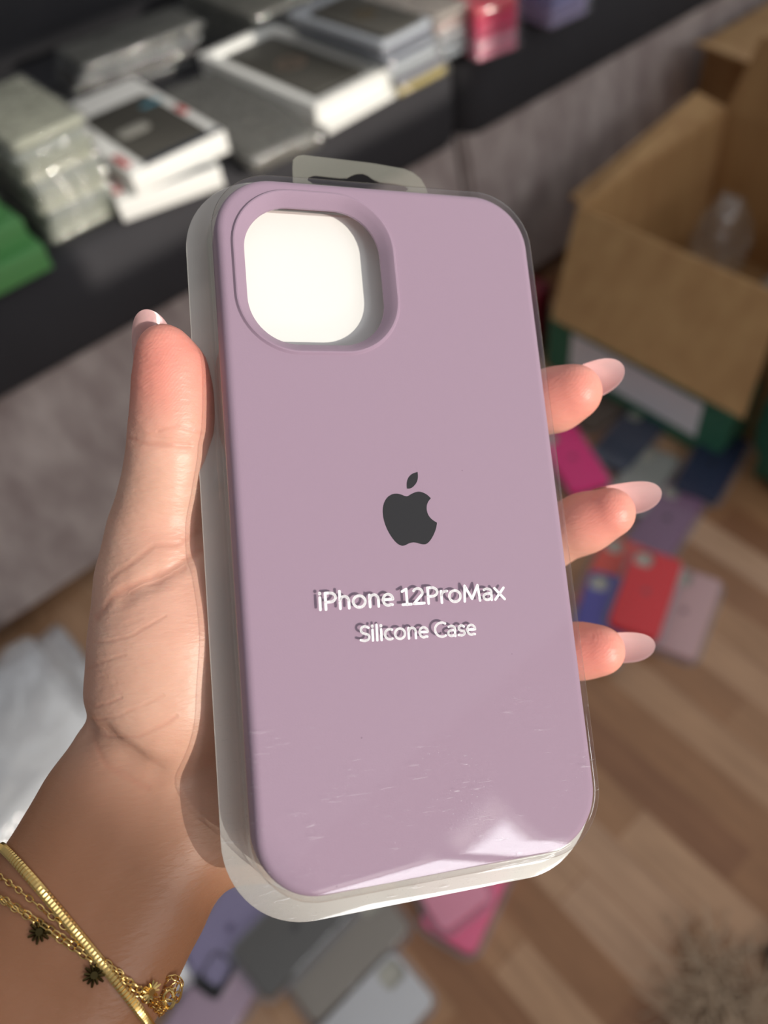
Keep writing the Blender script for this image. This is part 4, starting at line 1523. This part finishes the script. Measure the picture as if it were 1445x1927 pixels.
def nail(name, base, tip, normal, wid, arch=0.55, bow=1.0):
    """almond nail from cuticle (base) to tip; normal points out of the back of the finger"""
    base = np.array(base, float); tip = np.array(tip, float)
    L_ = np.linalg.norm(tip - base); ax = (tip - base) / L_
    nrm = np.array(normal, float); nrm -= nrm @ ax * ax; nrm /= np.linalg.norm(nrm)
    sd = np.cross(ax, nrm)
    nu, nv = 36, 14
    bm = bmesh.new()
    rows = []
    for i in range(nu + 1):
        u = 1 - (1 - i / nu) ** 1.9
        if u < 0.10: wf = 0.80 + 0.2 * math.sin(u / 0.10 * math.pi / 2)
        elif u < 0.52: wf = 1.0 - 0.06 * (u - 0.10) / 0.42
        else: wf = 0.94 * math.sqrt(max(0.0, 1 - ((u - 0.52) / 0.48) ** 2.0)) ** 1.08
        wf = max(wf, 0.02)
        row = []
        for j in range(nv + 1):
            v_ = -1 + 2 * j / nv
            ang = v_ * 1.05 * wf
            x_ = math.sin(ang) / math.sin(1.05) * wid / 2
            h_ = (math.cos(ang) - 1) * wid / 2 * arch * 1.6
            p_ = base + ax * L_ * u + sd * x_ + nrm * (h_ + bow * math.sin(u * math.pi) * 0.8)
            row.append(bm.verts.new(Vector(p_ * 0.001) - Vector(wc)))
        rows.append(row)
    for i in range(nu):
        for j in range(nv):
            bm.faces.new((rows[i][j], rows[i][j + 1], rows[i + 1][j + 1], rows[i + 1][j]))
    geom = bmesh.ops.solidify(bm, geom=bm.faces[:], thickness=0.00055)
    return obj(name, bm, M['nail'], person, smooth=60)


nail('fingernail', P3(1045, 742, 222), P3(1174, 690, 214), [0.15, -0.35, 1.0], 10.5)
nail('fingernail', P3(1118, 945, 219), P3(1245, 926, 213), [0.15, -0.45, 1.0], 10.0)
nail('fingernail', P3(1112, 1218, 218), P3(1233, 1214, 213), [0.15, -0.25, 1.0], 9.2)
nail('fingernail', P3(290, 740, 194), P3(276, 582, 190), [-0.85, -0.1, 0.75], 12.0)
nail('fingernail', P3(985, 1392, 223), P3(1050, 1392, 220), [0.1, -0.1, 1.0], 8.0) if False else None

# ================================================================== bracelets
AX0 = P3(250, 1560, 196); AX1 = P3(40, 1920, 180)


def loop(pa, pb, n=220, off=0.5, tilt=0.1, bulge=0.0):
    """closed path round the forearm through two picture points on its skin"""
    A = P3(pa[0], pa[1], 170); B = P3(pb[0], pb[1], 170)
    mid = P3((pa[0] + pb[0]) / 2, (pa[1] + pb[1]) / 2, 172)
    # centre: where the arm axis meets the loop's plane
    e1 = U(B - A)
    view = U(mid)
    axd = U(AX1 - AX0)
    e2 = U(view + axd * tilt); e2 = U(e2 - e2 @ e1 * e1)
    pn = np.cross(e1, e2)
    t_ = ((mid - AX0) @ pn) / (axd @ pn)
    c = AX0 + axd * t_
    out = []
    for k in range(n):
        a = 2 * math.pi * k / n
        d = e1 * math.cos(a) - e2 * math.sin(a)
        r0, r1 = 2.0, 60.0
        if field_at(c + d * r0) > 0: continue
        for _ in range(24):
            rm = (r0 + r1) / 2
            if field_at(c + d * rm) < 0: r0 = rm
            else: r1 = rm
        out.append(c + d * (r0 + off) + axd * bulge * max(0.0, math.sin(a)))
    return out


def resample(pts, step):
    P_ = np.array(pts + [pts[0]])
    seg = np.linalg.norm(np.diff(P_, axis=0), axis=1)
    s = np.concatenate([[0], np.cumsum(seg)])
    n_ = int(s[-1] / step)
    q = np.linspace(0, s[-1], n_, endpoint=False)
    return [np.array([np.interp(x, s, P_[:, i]) for i in range(3)]) for x in q]


def skin_normal(q):
    e = 1.2
    g = np.array([field_at(q + np.eye(3)[i] * e) - field_at(q - np.eye(3)[i] * e) for i in range(3)])
    return U(g) if np.linalg.norm(g) > 1e-6 else np.array([0, 0, -1.0])


def L3(q): return Vector(q * 0.001)


def place_local(o):
    o.matrix_world = HM


def chain_bm(path, lk=2.3, wd=0.85, wire=0.2, twist=True, jitter=0.0, rnd=None):
    bm = bmesh.new()
    pts = resample(path, lk * 0.78)
    for i, p in enumerate(pts):
        t_ = U(pts[(i + 1) % len(pts)] - pts[i - 1])
        nn = skin_normal(p); nn = U(nn - nn @ t_ * t_)
        sd = np.cross(t_, nn)
        ang = 0.35 if (i % 2 == 0) else 1.15
        if rnd: ang += rnd.uniform(-.3, .3)
        s2 = sd * math.cos(ang) + nn * math.sin(ang)
        loop_ = []
        for k in range(10):
            a = 2 * math.pi * k / 10
            loop_.append(L3(p + t_ * math.cos(a) * lk / 2 + s2 * math.sin(a) * wd * 0.75 + nn * 0.15))
        tube(bm, loop_, wire * 0.001, 5, closed=True)
    return bm


def sun_charm(centre, t_dir, nn, r=2.9, rays=12):
    bm = bmesh.new()
    t_dir = U(t_dir - t_dir @ nn * nn)
    sd = np.cross(t_dir, nn)
    c = centre + nn * 0.9
    # disc
    n_ = 12
    top = [bm.verts.new(L3(c + nn * 0.45 + (t_dir * math.cos(2 * math.pi * k / n_) + sd * math.sin(2 * math.pi * k / n_)) * r * 0.3)) for k in range(n_)]
    bot = [bm.verts.new(L3(c - nn * 0.3 + (t_dir * math.cos(2 * math.pi * k / n_) + sd * math.sin(2 * math.pi * k / n_)) * r * 0.36)) for k in range(n_)]
    bridge(bm, top, bot); bm.faces.new(top); bm.faces.new(bot)
    for k in range(rays):
        a = 2 * math.pi * k / rays
        d = t_dir * math.cos(a) + sd * math.sin(a)
        e = -t_dir * math.sin(a) + sd * math.cos(a)
        rr_ = r * (1.0 if k % 2 == 0 else 0.86)
        ring0 = []
        for s_, wv_, hv in ((0.2, 0.22, .25), (0.65, 0.34, .3), (0.95, 0.22, .2)):
            q = c + d * rr_ * s_
            ring0.append([bm.verts.new(L3(q + e * wv_)), bm.verts.new(L3(q + nn * hv)), bm.verts.new(L3(q - e * wv_)), bm.verts.new(L3(q - nn * hv))])
        for a_, b_ in zip(ring0[:-1], ring0[1:]): bridge(bm, a_, b_)
        bm.faces.new(ring0[0]); bm.faces.new(ring0[-1])
    return bm


# flat snake chain
p1 = loop((4, 1583), (272, 1912), n=200, off=0.35, tilt=0.05, bulge=0)
sn = empty('snake_chain_bracelet'); place_local(sn)
tag(sn, 'flat polished gold herringbone bracelet, uppermost on the wrist', 'bracelet')
bm = bmesh.new()
pts = resample(p1, 0.45)
rows = []
for i, p in enumerate(pts):
    t_ = U(pts[(i + 1) % len(pts)] - pts[i - 1])
    nn = skin_normal(p); nn = U(nn - nn @ t_ * t_)
    sd = np.cross(t_, nn)
    hgt = 0.95 if i % 2 else 0.72
    wdt = 1.08
    rows.append([bm.verts.new(L3(p + sd * x_ * wdt + nn * (hgt * h_))) for x_, h_ in ((-1, 0.1), (-0.95, 0.55), (-0.5, 0.95), (0, 1.0), (0.5, 0.95), (0.95, 0.55), (1, 0.1), (0, 0.0))])
for i in range(len(rows)):
    bridge(bm, rows[i], rows[(i + 1) % len(rows)])
obj('band', bm, M['gold'], sn, smooth=20)

rnd = random.Random(5)
p2 = loop((6, 1650), (286, 1880), n=200, off=0.3, tilt=0.05)
fine = empty('fine_chain_bracelet'); place_local(fine)
tag(fine, 'fine gold cable chain bracelet running just below the flat herringbone one', 'bracelet')
obj('chain', chain_bm(p2, 2.0, 0.75, 0.17, rnd=rnd), M['gold'], fine)

p3 = loop((0, 1692), (288, 1890), n=200, off=0.3, tilt=0.05)
sunb = empty('sun_charm_bracelet'); place_local(sunb)
tag(sunb, 'gold double chain bracelet carrying small black sun charms, lowest on the wrist', 'bracelet')
obj('chain', chain_bm(p3, 1.9, 0.75, 0.17, rnd=rnd), M['gold'], sunb)
p3b = loop((6, 1690), (292, 1878), n=200, off=0.45, tilt=0.07)
obj('chain', chain_bm(p3b, 1.9, 0.75, 0.17, rnd=rnd), M['gold'], sunb)


def nearest(path, px, py):
    best = None
    for i, q in enumerate(path):
        u = q[0] / q[2] * FPX + CX; v = q[1] / q[2] * FPX + CY
        # only the side that faces out of the palm
        d = math.hypot(u - px, v - py) + (1000 if skin_normal(q)[2] > 0.2 else 0)
        if best is None or d < best[0]: best = (d, i)
    return best[1]


for (px_, py_, mt_) in ((76, 1752, 'darkgold'), (178, 1832, 'darkgold'), (280, 1862, 'gold')):
    q = surf_z(px_, py_, body)
    if q is None: q = p3[nearest(p3, px_, py_)]
    nn = skin_normal(q)
    ch_ = obj('sun_charm', sun_charm(q, np.array([0.7, 0.6, 0.1]), nn, 2.6), M[mt_], sunb, smooth=25)
    if mt_ == 'gold': tag(ch_, 'gold sun charm')
# clasp and extender of the bracelets at the lower edge of the wrist
q = surf_z(296, 1880, body)
if q is None: q = p3[nearest(p3, 296, 1880)]
nn = skin_normal(q)
bm = bmesh.new()
lead = [P3(290, 1868, 182), P3(305, 1850, 180), P3(322, 1838, 180), P3(338, 1842, 181), P3(345, 1858, 182)]
lead2 = [P3(286, 1884, 182), P3(302, 1876, 179), P3(318, 1884, 179), P3(332, 1878, 180), P3(338, 1862, 180)]
lead3 = [P3(296, 1862, 181), P3(312, 1862, 179), P3(326, 1856, 179), P3(336, 1848, 180)]
for ld in (lead, lead2, lead3):
    P_ = np.array(ld); seg = np.concatenate([[0], np.cumsum(np.linalg.norm(np.diff(P_, axis=0), axis=1))])
    n_ = int(seg[-1] / 1.35)
    for k in range(n_ + 1):
        x = min(k * 1.35, seg[-1])
        c = np.array([np.interp(x, seg, P_[:, a]) for a in range(3)])
        c2 = np.array([np.interp(min(x + .5, seg[-1]), seg, P_[:, a]) for a in range(3)])
        t_ = U(c2 - c + 1e-6); u_ = U(np.cross(t_, [0.1, 0.2, 1.0])); v_ = np.cross(t_, u_)
        s2 = u_ * math.cos(1.4 * k) + v_ * math.sin(1.4 * k)
        tube(bm, [L3(c + t_ * 0.95 * math.cos(a * math.pi / 6) + s2 * 0.6 * math.sin(a * math.pi / 6)) for a in range(12)], 0.00017, 5, closed=True)
# lobster clasp ring and bar
tube(bm, [L3(P3(318, 1880, 179) + np.array([1.2 * math.cos(a * math.pi / 8), 1.9 * math.sin(a * math.pi / 8), .3 * math.cos(a)])) for a in range(16)], 0.00042, 6, closed=True)
tube(bm, [L3(P3(335, 1868, 180) + np.array([0.8 * math.cos(a * math.pi / 8) + .8 * math.sin(a * math.pi / 8) * -.5, 2.3 * math.sin(a * math.pi / 8), 0])) for a in range(16)], 0.00022, 6, closed=True)
obj('clasp', bm, M['gold'], sunb)
print('DONE objects', len(bpy.data.objects), 'hand verts', len(V))
